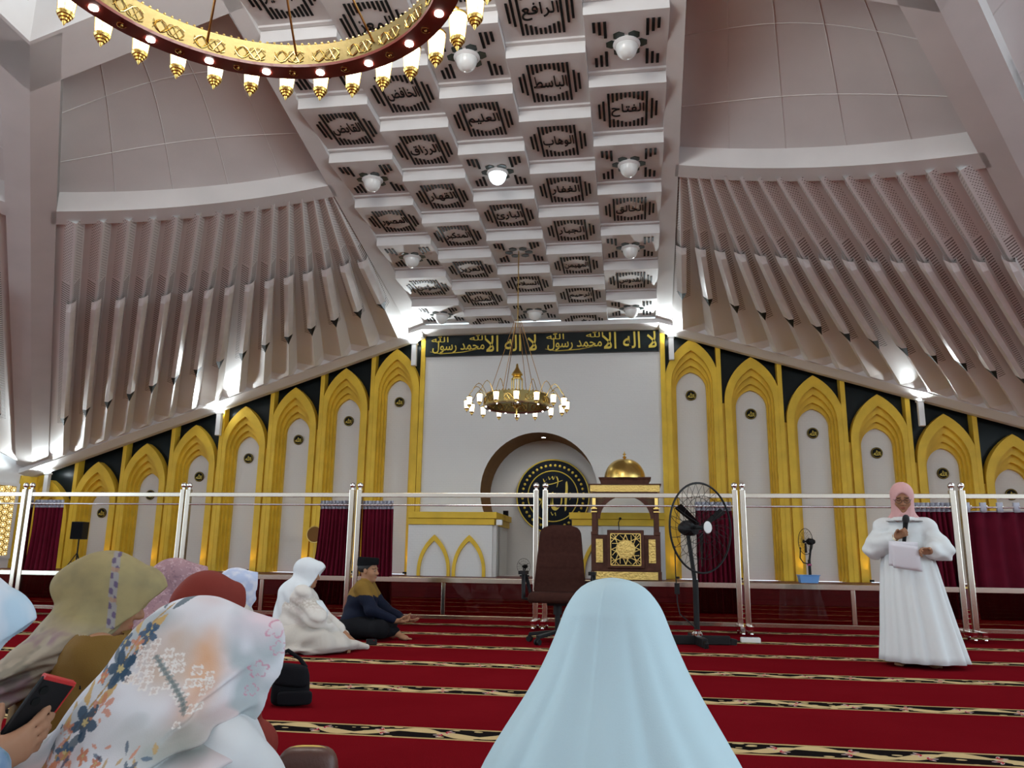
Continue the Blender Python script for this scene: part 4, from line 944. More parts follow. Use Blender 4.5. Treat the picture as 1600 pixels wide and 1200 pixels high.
# ================================================================ SPEAKER, SMALL THINGS
st_ = thing('speaker_stand', 'thin black tripod stand holding the loudspeaker at the far left', 'stand', (-13.42, 18.05, 0.4))
b = MB(); b.tube([(0, 0, 0.12), (0, 0, 0.74)], 0.016, 10); b.build('pole', M['black'], st_, smooth=True)
for k in range(3):
    a = 2*math.pi*k/3-0.5; b = MB(); b.tube([(0, 0, 0.42), (0.24*math.cos(a), 0.24*math.sin(a), 0.012)], 0.011, 8); b.tube([(0, 0, 0.16), (0.13*math.cos(a), 0.13*math.sin(a), 0.2)], 0.007, 6); b.build('leg', M['black'], st_, smooth=True)
sk = thing('loudspeaker', 'black loudspeaker box mounted on the tripod stand at the far left', 'loudspeaker', (-13.42, 18.05, 1.14))
b = MB(); b.prism([(-0.16, -0.13, 0.0), (0.16, -0.13, 0.0), (0.12, 0.15, 0.0), (-0.12, 0.15, 0.0)], (0, 0, 0.42)); b.build('cabinet', M['black'], sk, bevel=0.012)
b = MB(); b.box((0, -0.135, 0.21), (0.28, 0.012, 0.38)); b.build('grille', M['blackcloth'], sk)
ms = thing('bookshelf_speaker', 'tiny black speaker box on the yellow cornice inside the niche edge', 'loudspeaker', (-3.36, 20.95, 1.9))
b = MB(); b.box((0, 0, 0.075), (0.13, 0.11, 0.15)); b.build('cabinet', M['black'], ms, bevel=0.008); b = MB(); b.box((0, -0.058, 0.075), (0.11, 0.006, 0.13)); b.build('grille', M['blackcloth'], ms)
jb = MB(); jb.box((-3.19, 18.98, 1.66), (0.14, 0.12, 0.13)); tag(jb.build('junction_box', M['white'], bevel=0.01), 'small white box fixed to the end of the left yellow cornice', 'junction box')
gr = thing('gilt_rack', 'narrow gilt ladder shaped rack against the wall beside the curtain', 'rack', (-5.83, 18.6, 0.4))
for x in (-0.08, 0.08):
    b = MB(); b.tube([(x, 0, 0), (x, 0, 0.80)], 0.012, 8); b.build('upright', M['gold_paint'], gr, smooth=True)
for z in (0.2, 0.42, 0.68, 0.79):
    b = MB(); b.tube([(-0.08, 0, z), (0.08, 0, z)], 0.010, 8); b.build('rung', M['gold_paint'], gr, smooth=True)
pq = thing('hanging_disc', 'round gold rimmed brown disc half hidden behind the bunched curtain', 'wall disc', (-7.95, 19.42, 1.35))
b = MB(); b.lathe([(0.0, 0.0), (0.2, 0.0), (0.2, 0.03), (0, 0.03)], 28, (0, 0, 0), 0, RX); b.build('face', M['reveal'], pq, smooth=True); b = MB(); b.tube([(0.2*math.cos(a), -0.02, 0.2*math.sin(a)) for a in np.linspace(0, 2*math.pi, 32, endpoint=False)], 0.016, 6, 0, True); b.build('rim', M['gold_paint'], pq, smooth=True)
b = MB(); b.tube([(0, 0.02, -0.95), (0, 0.02, -0.19)], 0.012, 8); b.build('stem', M['gold_paint'], pq)
ps = thing('power_strip', 'white power strip lying on the carpet at the foot of the screen post', 'power strip', (1.17, 9.06, 0.0))
b = MB(); b.box((0, 0, 0.028), (0.20, 0.085, 0.05)); b.build('body', M['white'], ps, bevel=0.008)
for i in range(3):
    b = MB(); b.disc((-0.055+0.055*i, 0, 0.053), 0.018, 14, (0, 0, 1), 0.003); b.build('socket', mat('socket_grey', (0.3, 0.3, 0.3), 0.5) if i == 0 else bpy.data.materials['socket_grey'], ps)
cb = MB(); cb.tube([(1.06, 9.06, 0.012), (0.98, 8.98, 0.010), (0.9, 8.86, 0.010), (0.84, 8.8, 0.01)], 0.007, 6); tag(cb.build('power_cable', M['black'], smooth=True), 'black cable on the carpet from the power strip to the fan base', 'cable')
# bags
def superbox(mb, c, d, e=0.35, n=28, k=14, M_=None, m=0, top=1.0):
    R = []
    for i in range(k+1):
        t = -math.pi/2+math.pi*i/k; cz_ = math.copysign(abs(math.sin(t))**e, math.sin(t)); r = max(1e-3, abs(math.cos(t))**e); f = (cz_+1)/2; tw = 1+(top-1)*f
        ring = [Vector((d[0]/2*r*tw*math.copysign(abs(math.cos(a))**e, math.cos(a)), d[1]/2*r*tw*math.copysign(abs(math.sin(a))**e, math.sin(a)), d[2]/2*cz_)) for a in np.linspace(0, 2*math.pi, n, endpoint=False)]
        R.append([(M_ @ v if M_ is not None else v)+Vector(c) for v in ring])
    mb.rings(R, m, True, True, True)
bg = thing('handbag', 'black handbag with folded flap sitting on the red carpet behind the floral headscarf', 'bag', (-1.96, 4.58, 0.0), 0.35)
b = MB(); superbox(b, (0, 0, 0.10), (0.22, 0.12, 0.20), 0.4, top=0.9); b.build('body', M['blackcloth'], bg, smooth=True, angle=80)
b = MB(); superbox(b, (0.0, -0.02, 0.165), (0.215, 0.13, 0.12), 0.45, top=0.8, M_=Matrix.Rotation(0.12, 3, 'Y')); b.build('flap', M['blackcloth'], bg, smooth=True, angle=80)
b = MB(); b.tube([(-0.09, 0, 0.2), (-0.08, 0.01, 0.27), (-0.03, 0.01, 0.295), (0.04, 0, 0.25), (0.08, 0, 0.2)], 0.012, 8); b.build('strap', M['blackcloth'], bg, smooth=True)
b = MB(); superbox(b, (0.03, -0.075, 0.05), (0.19, 0.05, 0.075), 0.4); b.build('front_pocket', M['blackcloth'], bg, smooth=True, angle=80)
M['brownleather'] = mat('brown_leather', (0.085, 0.034, 0.024), 0.45, bump=0.08, bscale=90)
bb = thing('shoulder_bag', 'rounded brown leather bag on the carpet at the bottom edge', 'bag', (-1.02, 2.55, 0.0), 0.2)
b = MB(); superbox(b, (0, 0, 0.125), (0.19, 0.10, 0.25), 0.5); b.build('body', M['brownleather'], bb, smooth=True, angle=80)
b = MB(); b.tube([(0.088*math.copysign(abs(math.cos(a))**0.6, math.cos(a)), 0.0, 0.13+0.119*math.copysign(abs(math.sin(a))**0.6, math.sin(a))) for a in np.linspace(0, math.pi, 24)], 0.005, 6); b.build('zip', M['gold_paint'], bb, smooth=True)
# ================================================================ PEOPLE: smooth implicit bodies turned into meshes
V3 = lambda *a: np.array(a, float)
def seg(a, b, r1, r2=None, k=0.03): return ('s', V3(*a), V3(*b), r1, r1 if r2 is None else r2, k)
def ell(c, r, k=0.03, R=None): return ('e', V3(*c), V3(*r), None if R is None else np.array(R, float), k)
def cut(p, k=0.01): return ('-', p, k)
def prim(p, X):
    if p[0] == 's':
        pa = X-p[1]; ba = p[2]-p[1]; h = np.clip(pa@ba/max(ba@ba, 1e-9), 0, 1)
        return np.sqrt(((pa-h[:, None]*ba)**2).sum(1))-(p[3]+(p[4]-p[3])*h)
    q = X-p[1]
    if p[3] is not None: q = q@p[3]
    k0 = np.sqrt(((q/p[2])**2).sum(1)); k1 = np.sqrt(((q/p[2]**2)**2).sum(1))+1e-9
    return k0*(k0-1)/k1
def field(prims, disp=None):
    def f(X):
        d = None
        for p in prims:
            if p[0] == '-':
                e = -prim(p[1], X); k = p[2]; h = np.maximum(k-np.abs(d-e), 0)/k; d = np.maximum(d, e)+h*h*k/4
            elif p[0] == 'f': d = p[1](X, d)
            else:
                e = prim(p, X); k = p[-1]
                if d is None: d = e
                else: h = np.maximum(k-np.abs(d-e), 0)/k; d = np.minimum(d, e)-h*h*k/4
        if disp is not None: d = d+disp(X)
        return d
    return f
def nets(f, lo, hi, h):
    lo = V3(*lo); n = np.ceil((V3(*hi)-lo)/h/4).astype(int)*4+1
    cn = (n-1)//4; cc = np.stack(np.meshgrid(*[np.arange(c) for c in cn], indexing='ij'), -1).reshape(-1, 3)
    d = f(lo+(cc*4+2)*h); near = np.abs(d) < 4*h*1.9
    D = np.repeat(np.repeat(np.repeat(d.reshape(cn), 4, 0), 4, 1), 4, 2).astype(np.float32)
    D = np.pad(D, ((0, 1),)*3, mode='edge')
    need = np.zeros(n, bool); nb = np.zeros(cn, bool); nb[tuple(cc[near].T)] = True
    nb5 = np.repeat(np.repeat(np.repeat(nb, 4, 0), 4, 1), 4, 2)
    for dx in (0, 1):
        for dy in (0, 1):
            for dz in (0, 1): need[dx:dx+nb5.shape[0], dy:dy+nb5.shape[1], dz:dz+nb5.shape[2]] |= nb5
    I = np.argwhere(need); out = np.empty(len(I), np.float32)
    for s in range(0, len(I), 200000): out[s:s+200000] = f(lo+I[s:s+200000]*h)
    D[tuple(I.T)] = out
    S = D < 0; c = [S[i:S.shape[0]-1+i, j:S.shape[1]-1+j, k:S.shape[2]-1+k] for i in (0, 1) for j in (0, 1) for k in (0, 1)]
    tot = sum(x.astype(np.int8) for x in c); cells = np.argwhere((tot > 0) & (tot < 8))
    cid = -np.ones(tot.shape, int); cid[tuple(cells.T)] = np.arange(len(cells))
    acc = np.zeros((len(cells), 3)); cnt = np.zeros(len(cells))
    offs = [np.array((i, j, k)) for i in (0, 1) for j in (0, 1) for k in (0, 1)]
    vals = [D[tuple((cells+o).T)] for o in offs]
    for a in range(8):
        for b in range(a+1, 8):
            if np.abs(offs[a]-offs[b]).sum() != 1: continue
            m = (vals[a] < 0) != (vals[b] < 0); t = vals[a]/(vals[a]-vals[b]+1e-12)
            p = offs[a]+(offs[b]-offs[a])*t[:, None]; acc[m] += p[m]; cnt[m] += 1
    V = lo+(cells+acc/cnt[:, None])*h; F = []
    for ax in range(3):
        u, v = [(1, 2), (2, 0), (0, 1)][ax]
        A = S; B = np.roll(S, -1, ax); m = A != B; sl = [slice(1, -1)]*3; sl[ax] = slice(0, -1)
        M_ = np.zeros_like(m); M_[tuple(sl)] = m[tuple(sl)]
        E = np.argwhere(M_)
        du = np.zeros(3, int); du[u] = 1; dv = np.zeros(3, int); dv[v] = 1
        q = np.stack([cid[tuple((E-du-dv).T)], cid[tuple((E-dv).T)], cid[tuple(E.T)], cid[tuple((E-du).T)]], 1)
        ok = (q >= 0).all(1); q = q[ok]; flip = ~S[tuple(E[ok].T)]; q[flip] = q[flip][:, ::-1]; F.append(q)
    return V, np.concatenate(F)
def skin_mesh(name, f, lo, hi, h, material, parent=None, color=None, loc=None, rz=0.0):
    V, F = nets(f, lo, hi, h); me = bpy.data.meshes.new(name); me.from_pydata(V.tolist(), [], F.tolist())
    me.polygons.foreach_set('use_smooth', [True]*len(me.polygons))
    if color is not None:
        c = np.ones((len(V), 4), np.float32); c[:, :3] = color(V); A = me.color_attributes.new('Col', 'FLOAT_COLOR', 'POINT'); A.data.foreach_set('color', c.ravel())
    me.materials.append(material); o = bpy.data.objects.new(name, me); C.objects.link(o)
    if parent is not None: o.parent = parent
    if loc is not None: o.location = loc; o.rotation_euler = (0, 0, rz)
    return o
def vcol(name, rough=0.7, sub=0.0, bump=0.0, bscale=300, sheen=0.0):
    m = bpy.data.materials.new(name); m.use_nodes = True; g = NT(m); a = g.new('ShaderNodeAttribute', attribute_name='Col'); g.put(g.b.inputs['Base Color'], a.outputs['Color'])
    g.b.inputs['Roughness'].default_value = rough; g.b.inputs['Sheen Weight'].default_value = sheen; g.b.inputs['Specular IOR Level'].default_value = 0.15
    if sub: g.b.inputs['Subsurface Weight'].default_value = sub; g.b.inputs['Subsurface Radius'].default_value = (0.01, 0.004, 0.002)
    if bump:
        tc = g.new('ShaderNodeTexCoord'); g.bump(g.noise(tc.outputs['Object'], bscale, 2), bump, 0.002)
    return m
M['skin'] = vcol('skin', 0.5, 0.08); M['print'] = vcol('printed_fabric', 0.75, bump=0.12, bscale=420)
def hash3(i): 
    i = i.astype(np.int64); n = (i[:, 0]*374761393+i[:, 1]*668265263+i[:, 2]*2147483647) & 0x7fffffff; n = ((n ^ (n >> 13))*1274126177) & 0x7fffffff; return ((n ^ (n >> 16)) & 0xffff)/65535.0
def noise3(X, s, seed=0):
    p = X*s+seed*17.3; i = np.floor(p); f = p-i; f = f*f*(3-2*f); o = 0
    for a in (0, 1):
        for b in (0, 1):
            for c in (0, 1):
                w = (f[:, 0] if a else 1-f[:, 0])*(f[:, 1] if b else 1-f[:, 1])*(f[:, 2] if c else 1-f[:, 2]); o = o+w*hash3(i+np.array((a, b, c)))
    return o
def fbm(X, s, seed=0, o=3): return sum(noise3(X, s*2**k, seed+k)*0.5**k for k in range(o))/sum(0.5**k for k in range(o))
def lerp(a, b, t): t = np.clip(t, 0, 1)[:, None]; return np.asarray(a)*(1-t)+np.asarray(b)*t
SKIN = (0.34, 0.17, 0.095)
class Head:
    """head frame: centre c, nose direction pitched down by p and turned by y (person space: x forward, y left)"""
    def __init__(s, c, p=0.0, y=0.0, k=1.0):
        s.c = V3(*c); p = rad(p); y = rad(y); s.k = k
        F = np.array((math.cos(p)*math.cos(y), math.cos(p)*math.sin(y), -math.sin(p))); L = np.array((-math.sin(y), math.cos(y), 0)); s.R = np.stack([F, L, np.cross(F, L)], 1)
    def at(s, x, y, z): return tuple(s.c+s.R@(np.array((x, y, z))*s.k))
    def e(s, c, r, k=0.03): return ell(s.at(*c), [q*s.k for q in r], k, s.R)
    def g(s, a, b, r1, r2=None, k=0.02): return seg(s.at(*a), s.at(*b), r1*s.k, (r1 if r2 is None else r2)*s.k, k)
    def loc(s, X): return (X-s.c)@s.R/s.k
    def face(s, ears=True):
        o = [s.e((-.012, 0, .035), (.098, .077, .086)), s.e((.028, 0, -.03), (.064, .060, .082), .03), s.e((.036, 0, -.078), (.046, .042, .036), .03)]
        for y in (-1, 1):
            o += [s.e((.055, y*.036, -.030), (.030, .024, .024), .03), s.e((.083, y*.030, .026), (.012, .024, .008), .014)]
        o += [cut(s.e((.103, .031, .004), (.018, .017, .012)), .014), cut(s.e((.103, -.031, .004), (.018, .017, .012)), .014)]
        for y in (-1, 1): o += [s.e((.082, y*.031, .003), (.013, .015, .0095), .006), s.e((.098, y*.011, -.032), (.010, .008, .008), .008)]
        o += [s.g((.090, 0, .012), (.110, 0, -.026), .008, .012, .012), s.e((.088, 0, -.056), (.012, .024, .006), .006), s.e((.087, 0, -.068), (.012, .020, .007), .006), s.e((.078, 0, -.098), (.016, .018, .014), .02)]
        if ears:
            for y in (-1, 1): o += [s.e((-.004, y*.076, -.004), (.018, .008, .032), .006)]
        return o
    def paint(s, X, col):
        q = s.loc(X); lip = np.exp(-(((q[:, 2]+.062)/.0085)**2+(q[:, 1]/.024)**2)**2)*(q[:, 0] > .07)
        brow = np.exp(-(((q[:, 2]-.026-0.004*np.cos(q[:, 1]*60))/.0055)**2)**2)*(np.abs(np.abs(q[:, 1])-.032) < .021)*(q[:, 0] > .06)
        lash = np.exp(-(((q[:, 2]-.0005)/.0032)**2)**2)*(np.abs(np.abs(q[:, 1])-.031) < .0145)*(q[:, 0] > .07)
        eyew = np.exp(-(((q[:, 2]-.004)/.005)**2+((np.abs(q[:, 1])-.031)/.012)**2)**2)*(q[:, 0] > .08)*s.open
        iris = (((q[:, 2]-.004)/.0058)**2+((np.abs(q[:, 1])-.031)/.0058)**2 < 1)*(q[:, 0] > .08)*s.open
        col = lerp(col, (0.30, 0.075, 0.06), lip*0.85); col = lerp(col, (0.03, 0.02, 0.015), brow*0.8); col = lerp(col, (0.55, 0.5, 0.46), eyew); col = lerp(col, (0.02, 0.015, 0.012), np.maximum(lash*0.8, iris*1.0)); return col
    open = 0.0
def hand(w, d, n, t, curl=(0.5, 0.6, 0.7, 0.8), spread=0.06, th=(0.5, 0.3), k=1.0, kk=0.008):
    """wrist w, finger direction d, palm normal n, thumb side t"""
    w, d, n, t = (V3(*q) for q in (w, d, n, t)); d = d/np.linalg.norm(d); t = t-d*(t@d); t /= np.linalg.norm(t); n = n-d*(n@d)-t*(n@t); n /= np.linalg.norm(n); o = []
    L = ((.040, .024, .019), (.044, .027, .020), (.041, .025, .020), (.032, .019, .017)); off = (.028, .0095, -.009, -.026); pl = (.088, .090, .086, .079)
    for i in range(4):
        b = w+(t*off[i]*0.6+d*0.012)*k; kn = w+(t*off[i]+d*pl[i]-n*(.004 if i in (1, 2) else 0))*k
        o.append(seg(b, kn, .0125*k, .0105*k, .016)); a = curl[i]*0.75; q = kn; dd = d+t*spread*(1.5-i)
        for j, l in enumerate(L[i]):
            v = dd*math.cos(a)+n*math.sin(a); v /= np.linalg.norm(v); e = q+v*l*k; o.append(seg(q, e, (.0092-.0008*j)*k, (.0084-.0009*j)*k, kk if j else .006)); q = e; a += curl[i]*(1.15 if j == 0 else 0.8)
    o.append(ell(w+(d*.045+n*.004)*k, np.array((.045, .038, .016))*k, .012, np.stack([d, t, n], 1)))
    q = w+(d*.022+t*.026+n*.008)*k; v = d*.62+t*(.78*(1-th[0]*0.6))+n*th[0]*0.9; v /= np.linalg.norm(v); e = q+v*.040*k; o.append(seg(w+d*.012*k+t*.012*k, q, .016*k, .015*k, .016)); o.append(seg(q, e, .0135*k, .011*k, .012))
    v2 = v+d*0.5*th[1]+n*th[1]-t*th[1]*0.6; v2 /= np.linalg.norm(v2); e2 = e+v2*.030*k; o.append(seg(e, e2, .0105*k, .0095*k, .008)); o.append(seg(e2, e2+(v2+n*0.2)*.020*k, .0095*k, .0075*k, .008))
    return o
def foot(a, d, n=(0, 0, 1), k=1.0):
    a, d = V3(*a), V3(*d); d /= np.linalg.norm(d); s = np.cross(V3(*n), d); n = V3(*n)
    o = [seg(a, a-d*.03-n*.045, .032*k, .030*k, .03), seg(a-n*.02, a+d*.12-n*.055, .034*k, .024*k, .03), ell(a+d*.10-n*.055, (.05, .040, .018), .02, np.stack([d, s, n], 1))]
    for i, l in enumerate((.045, .04, .036, .032, .027)):
        b = a+d*(.135-.006*i)-n*.062+s*(.030-.0155*i); o.append(seg(b, b+d*l*.8, (.011 if i == 0 else .008), (.009 if i == 0 else .007), .006))
    return o
def hijab(H, drape, open_=(.058, .064, .092), oc=(.108, 0, -.022), brim=0.0, fat=1.0, chin=True, bun=0.0, slope=0.10):
    o = [H.e((-.016, 0, .034), (.116*fat, .095*fat, .106), .03), H.e((-.005, 0, -.03), (.095, .086*fat, .11), .03)]
    if bun: o += [H.e((-.100, 0, .000), (bun, bun, bun*.95), .05)]
    if chin: o += [H.g((.030, .0, -.105), (-.03, 0, -.14), .058, .075, .04)]
    if brim: o += [H.g((.0, 0, .040), (.085+brim, 0, .044), .098, .080, .02), H.g((.02, 0, -.03), (.065+brim, 0, -.03), .088, .085, .03)]
    o += drape
    if brim:
        def vis(X, d):           # straight front edge of the stiffened brim
            q = H.loc(X); e = (q[:, 0]-.118-brim-slope*(-q[:, 2]))*.95; near = np.clip((-.20-q[:, 2])/.03, 0, 1); return np.maximum(d, e-near)
        o += [('f', vis), cut(H.e((.140+brim, 0, -.012), (.080+brim, .071, .086)), .008), cut(H.e((.14+brim, 0, -.07), (.07+brim, .060, .07)), .01)]
    else: o += [cut(H.e(oc, open_), .012)]
    return o
def person(label, x, y, rz, prims, lo, hi, h, heads, tone=SKIN, extra=None, name='person'):
    f = field(prims)
    def col(X):
        c = lerp(np.tile(tone, (len(X), 1)), np.array(tone)*0.86, fbm(X, 30, 3)); 
        for H in heads: c = H.paint(X, c)
        return extra(X, c) if extra else c
    o = skin_mesh(name, f, lo, hi, h, M['skin'], None, col, (x, y, 0.0), rz); return tag(o, label, 'person')
def sit_body(head, lean=0.0, sh=0.49, w=0.17, arms=None):
    """cross-legged body, person space"""
    o = [ell((-.02, 0, .13), (.16, .19, .12)), seg((0, 0, .18), (lean*.6, 0, .40), .125, .13, .06), ell((lean*.7, 0, .41), (.11, .16, .12), .05), seg((lean, 0, .44), (lean+.01, 0, sh+.05), .07, .055, .05),
         seg((lean+.01, 0, sh+.03), head.at(-.02, 0, -.06), .052, .050, .03)]
    for s in (-1, 1):
        o += [seg((0, s*.09, .12), (.24, s*.26, .11), .085, .062, .05), seg((.24, s*.26, .11), (.22, -s*.03, .055), .058, .036, .03), seg((.22, -s*.03, .055), (.25, -s*.13, .04), .034, .026, .03)]
        sp = (lean, s*w, sh); el, wr = (arms or {}).get(s, ((lean+.06, s*.24, .27), (.24, s*.14, .20)))
        o += [seg((lean, s*.08, sh-.01), sp, .06, .052, .04), seg(sp, el, .050, .040, .03), seg(el, wr, .040, .027, .02)]
    return o
def kneel_body(head, lean=0.0, sh=0.49, w=0.17, arms=None):
    """sitting back on the heels, knees together, person space"""
    o = [ell((-.05, 0, .17), (.15, .17, .12)), seg((-.03, 0, .20), (lean*.6, 0, .40), .12, .13, .06), ell((lean*.7, 0, .41), (.11, .16, .12), .05), seg((lean, 0, .44), (lean+.01, 0, sh+.05), .07, .055, .05),
         seg((lean+.01, 0, sh+.03), head.at(-.02, 0, -.06), .052, .050, .03)]
    for s in (-1, 1):
        o += [seg((-.04, s*.085, .16), (.27, s*.085, .10), .085, .062, .04), seg((.27, s*.085, .075), (-.14, s*.08, .05), .055, .042, .03), seg((-.14, s*.08, .05), (-.24, s*.07, .035), .034, .022, .03)]
        sp = (lean, s*w, sh); el, wr = (arms or {}).get(s, ((lean+.06, s*.215, .28), (.22, s*.09, .21)))
        o += [seg((lean, s*.08, sh-.01), sp, .06, .052, .04), seg(sp, el, .050, .040, .03), seg(el, wr, .040, .027, .02)]
    return o
def inflate(prims, d):
    o = []
    for p in prims:
        if p[0] == 's': o.append(('s', p[1], p[2], p[3]+d, p[4]+d, max(p[5], .03)))
        elif p[0] == 'e': o.append(('e', p[1], p[2]+d, p[3], p[4]))
    return o
FLOOR = ('f', lambda X, d: np.maximum(d, .004-X[:, 2]))
def rot(deg): return rad(deg)
def pleats_ring(n, z, rx_, ry_, cx=0.0, cy=0.0, k=14, amp=0.01, ph=0.0, wob=0.3, sharp=1.0):
    out = []
    for i in range(n):
        a = 2*math.pi*i/n; w = math.cos(k*a+ph+wob*math.sin(3*a+1.0)+0.5*math.sin(5*a)); w = math.copysign(abs(w)**sharp, w); s = 1+amp*w/max(rx_, ry_)
        out.append((cx+rx_*s*math.cos(a), cy+ry_*s*math.sin(a), z))
    return out
def folds(axis_fn, k, amp, ph=0.0):
    """sinusoidal cloth folds; axis_fn(X) gives the running angle, amp(X) the depth"""
    return lambda X: -amp(X)*np.sin(k*axis_fn(X)+ph)
def part(name, prims, lo, hi, h, material, parent, color=None, disp=None): return skin_mesh(name, field(prims, disp), lo, hi, h, material, parent, color)
def cloth_mat(name, c, bump=0.12, rough=0.8, bs=420, noise=0.0): return mat(name, c, rough, noise=noise, nscale=6, bump=bump, bscale=bs, spec=0.25)
M['cotton_white'] = cloth_mat('white_cotton', (0.66, 0.68, 0.68)); M['chiffon_white'] = cloth_mat('white_chiffon', (0.62, 0.66, 0.69), 0.05)
M['pale_blue'] = cloth_mat('pale_ice_blue_cloth', (0.46, 0.62, 0.68), 0.06, 0.6); M['cream'] = cloth_mat('cream_cotton', (0.50, 0.465, 0.42), 0.2, bs=160)
M['rose'] = cloth_mat('rose_pink_cloth', (0.60, 0.34, 0.33)); M['khaki'] = cloth_mat('khaki_brown_uniform', (0.165, 0.088, 0.015), 0.15); M['dkred'] = cloth_mat('dark_red_cloth', (0.17, 0.022, 0.014))
M['velvet'] = mat('black_velvet', (0.006, 0.006, 0.007), 0.9, spec=0.1); M['paper'] = mat('white_paper', (0.72, 0.70, 0.74), 0.7); M['jewel'] = mat('gold_jewel', (0.8, 0.6, 0.25), 0.25, 1.0)
def drape_up(hem=0): pass
# ---------------------------------------------------------------- the woman speaking
def speaker_woman():
    H = Head((.045, 0, 1.385), 16); H.open = 0.0
    eR, wR = (.05, -.245, .965), (.215, -.075, 1.055); eL, wL = (.05, .265, .945), (.225, .165, .935)
    B = [ell((0, 0, .84), (.125, .16, .12)), seg((0, 0, .86), (0, 0, 1.10), .115, .125, .06), ell((.01, 0, 1.12), (.105, .155, .11), .05), seg((0, 0, 1.16), (0, 0, 1.24), .075, .055, .04), seg((0, 0, 1.22), H.at(-.02, 0, -.06), .052, .05, .03)]
    for s, e, w in ((-1, eR, wR), (1, eL, wL)):
        B += [seg((0, s*.08, 1.16), (0, s*.155, 1.16), .06, .052, .04), seg((0, s*.155, 1.16), e, .047, .038, .03), seg(e, w, .037, .025, .02)]
        B += [seg((0, s*.08, .82), (.01, s*.085, .45), .088, .056, .04), seg((.01, s*.085, .45), (-.01, s*.09, .08), .056, .034, .03)]
        B += foot((-.01, s*.10, .078), (1, s*.28, 0))
    B += hand(wR, (.35, .80, .42), (.60, -.55, .55), (.15, -.2, .95), (1.15, 1.2, 1.2, 1.2), .03, (.75, .5), .92)
    B += hand(wL, (.62, -.72, .05), (-.25, -.35, -.9), (.5, .35, .75), (.55, .6, .65, .7), .05, (.5, .3), .92)
    B += H.face(False)
    P = person('standing woman in a long white dress and pink headscarf speaking into a microphone', 2.30, 7.46, rad(255), B, (-.25, -.42, -.01), (.42, .42, 1.53), .006, [H])
    # headscarf
    dr = [seg(H.at(-.02, 0, -.10), (-.01, 0, 1.20), .082, .10, .05), seg((-.02, -.05, 1.20), (-.01, -.15, 1.155), .062, .045, .04), seg((-.02, .05, 1.20), (-.01, .15, 1.155), .062, .045, .04), seg((.03, 0, 1.22), (.08, 0, 1.15), .06, .03, .04)]
    an = lambda X: np.arctan2(X[:, 1], X[:, 0]+.02)
    part('headscarf', hijab(H, dr, (.060, .058, .086), (.108, 0, -.018)), (-.16, -.24, 1.08), (.22, .24, 1.53), .005, M['rose'], P, disp=folds(an, 16, lambda X: .003*np.clip((1.30-X[:, 2])/.1, 0, 1)))
    # blouse with full sleeves, gathered cuffs and frilled collar
    bl = [ell((.0, 0, 1.10), (.128, .175, .12)), seg((0, 0, 1.08), (.0, 0, .93), .140, .165, .05), seg((0, -.10, 1.14), (0, -.165, 1.14), .075, .07, .05), seg((0, .10, 1.14), (0, .165, 1.14), .075, .07, .05)]
    for e, w in ((eR, wR), (eL, wL)):
        e, w = V3(*e), V3(*w); sh = V3(0, np.sign(e[1])*.165, 1.14); bl += [seg(sh, e, .074, .088, .05), seg(e, e+(w-e)*.72, .090, .066, .04), seg(e+(w-e)*.72, e+(w-e)*.80, .05, .046, .01)]
    bl += [cut(seg((0, 0, 1.20), (0, 0, 1.40), .075, .09), .01)]
    def bd(X): return -.0045*np.sin(44*X[:, 1]+9*X[:, 2]+4*np.sin(14*X[:, 2]))*np.clip((1.17-X[:, 2])/.1, 0, 1)-.004*np.sin(60*X[:, 2]+22*X[:, 0])*np.clip((np.abs(X[:, 1])-.17)/.06, 0, 1)-.010*(fbm(X, 11, 5)-.5)
    part('blouse', bl, (-.22, -.40, .86), (.34, .42, 1.26), .006, M['cotton_white'], P, disp=bd)
    c = MB(); R = [pleats_ring(90, z, r, r*.95, .03, 0, 12, am, 0.2) for z, r, am in ((1.225, .088, .002), (1.205, .12, .012), (1.185, .150, .018), (1.195, .152, .018))]; c.rings(R, 0, True); c.build('frilled_collar', M['cotton_white'], P, smooth=True, angle=180)
    c = MB(); R = []
    for z, rx_, ry_, cy, am in ((.965, .150, .175, 0, .002), (.945, .146, .172, 0, .005), (.93, .160, .19, 0, .008), (.80, .20, .215, .005, .011), (.55, .235, .25, .02, .014), (.30, .265, .285, .04, .017), (.10, .285, .318, .055, .019), (.042, .29, .328, .06, .020), (.040, .275, .31, .06, .018)):
        R.append(pleats_ring(168, z, rx_, ry_, 0.0, cy, 13, am, .4, .5, .75))
    c.rings(R, 0, True); c.build('skirt', M['cotton_white'], P, smooth=True, angle=180)
    g = MB()                                                     # glasses and bracelets
    for y in (-.033, .033): g.tube([H.at(.108-.05*abs(.027*math.cos(a)+y if False else y)*0+0.0-.012*abs(math.cos(a))*(1 if y*math.cos(a) > 0 else 0), y+.026*math.cos(a), .000+.018*math.sin(a)) for a in np.linspace(0, 2*math.pi, 20, endpoint=False)], .0022, 5, 0, True)
    g.tube([H.at(.112, -.008, .004), H.at(.114, 0, .007), H.at(.112, .008, .004)], .002, 5)
    for y in (-1, 1): g.tube([H.at(.10, y*.058, .004), H.at(.03, y*.082, .006)], .002, 5)
    g.build('glasses', mat('dark_wire', (0.03, 0.02, 0.02), 0.3, 0.6), P, smooth=True)
    for w, e in ((wR, eR), (wL, eL)):
        w, e = Vector(w), Vector(e); d = (w-e).normalized(); q = d.orthogonal().normalized(); r2 = d.cross(q); b = MB(); b.tube([w-d*.012+(q*math.cos(a)+r2*math.sin(a))*.031 for a in np.linspace(0, 2*math.pi, 18, endpoint=False)], .0045, 6, 0, True); b.build('bracelet', M['jewel'], P, smooth=True)
    return P
SP = speaker_woman()
SPM = Matrix.Translation((2.30, 7.46, 0)) @ Matrix.Rotation(rad(255), 4, 'Z')
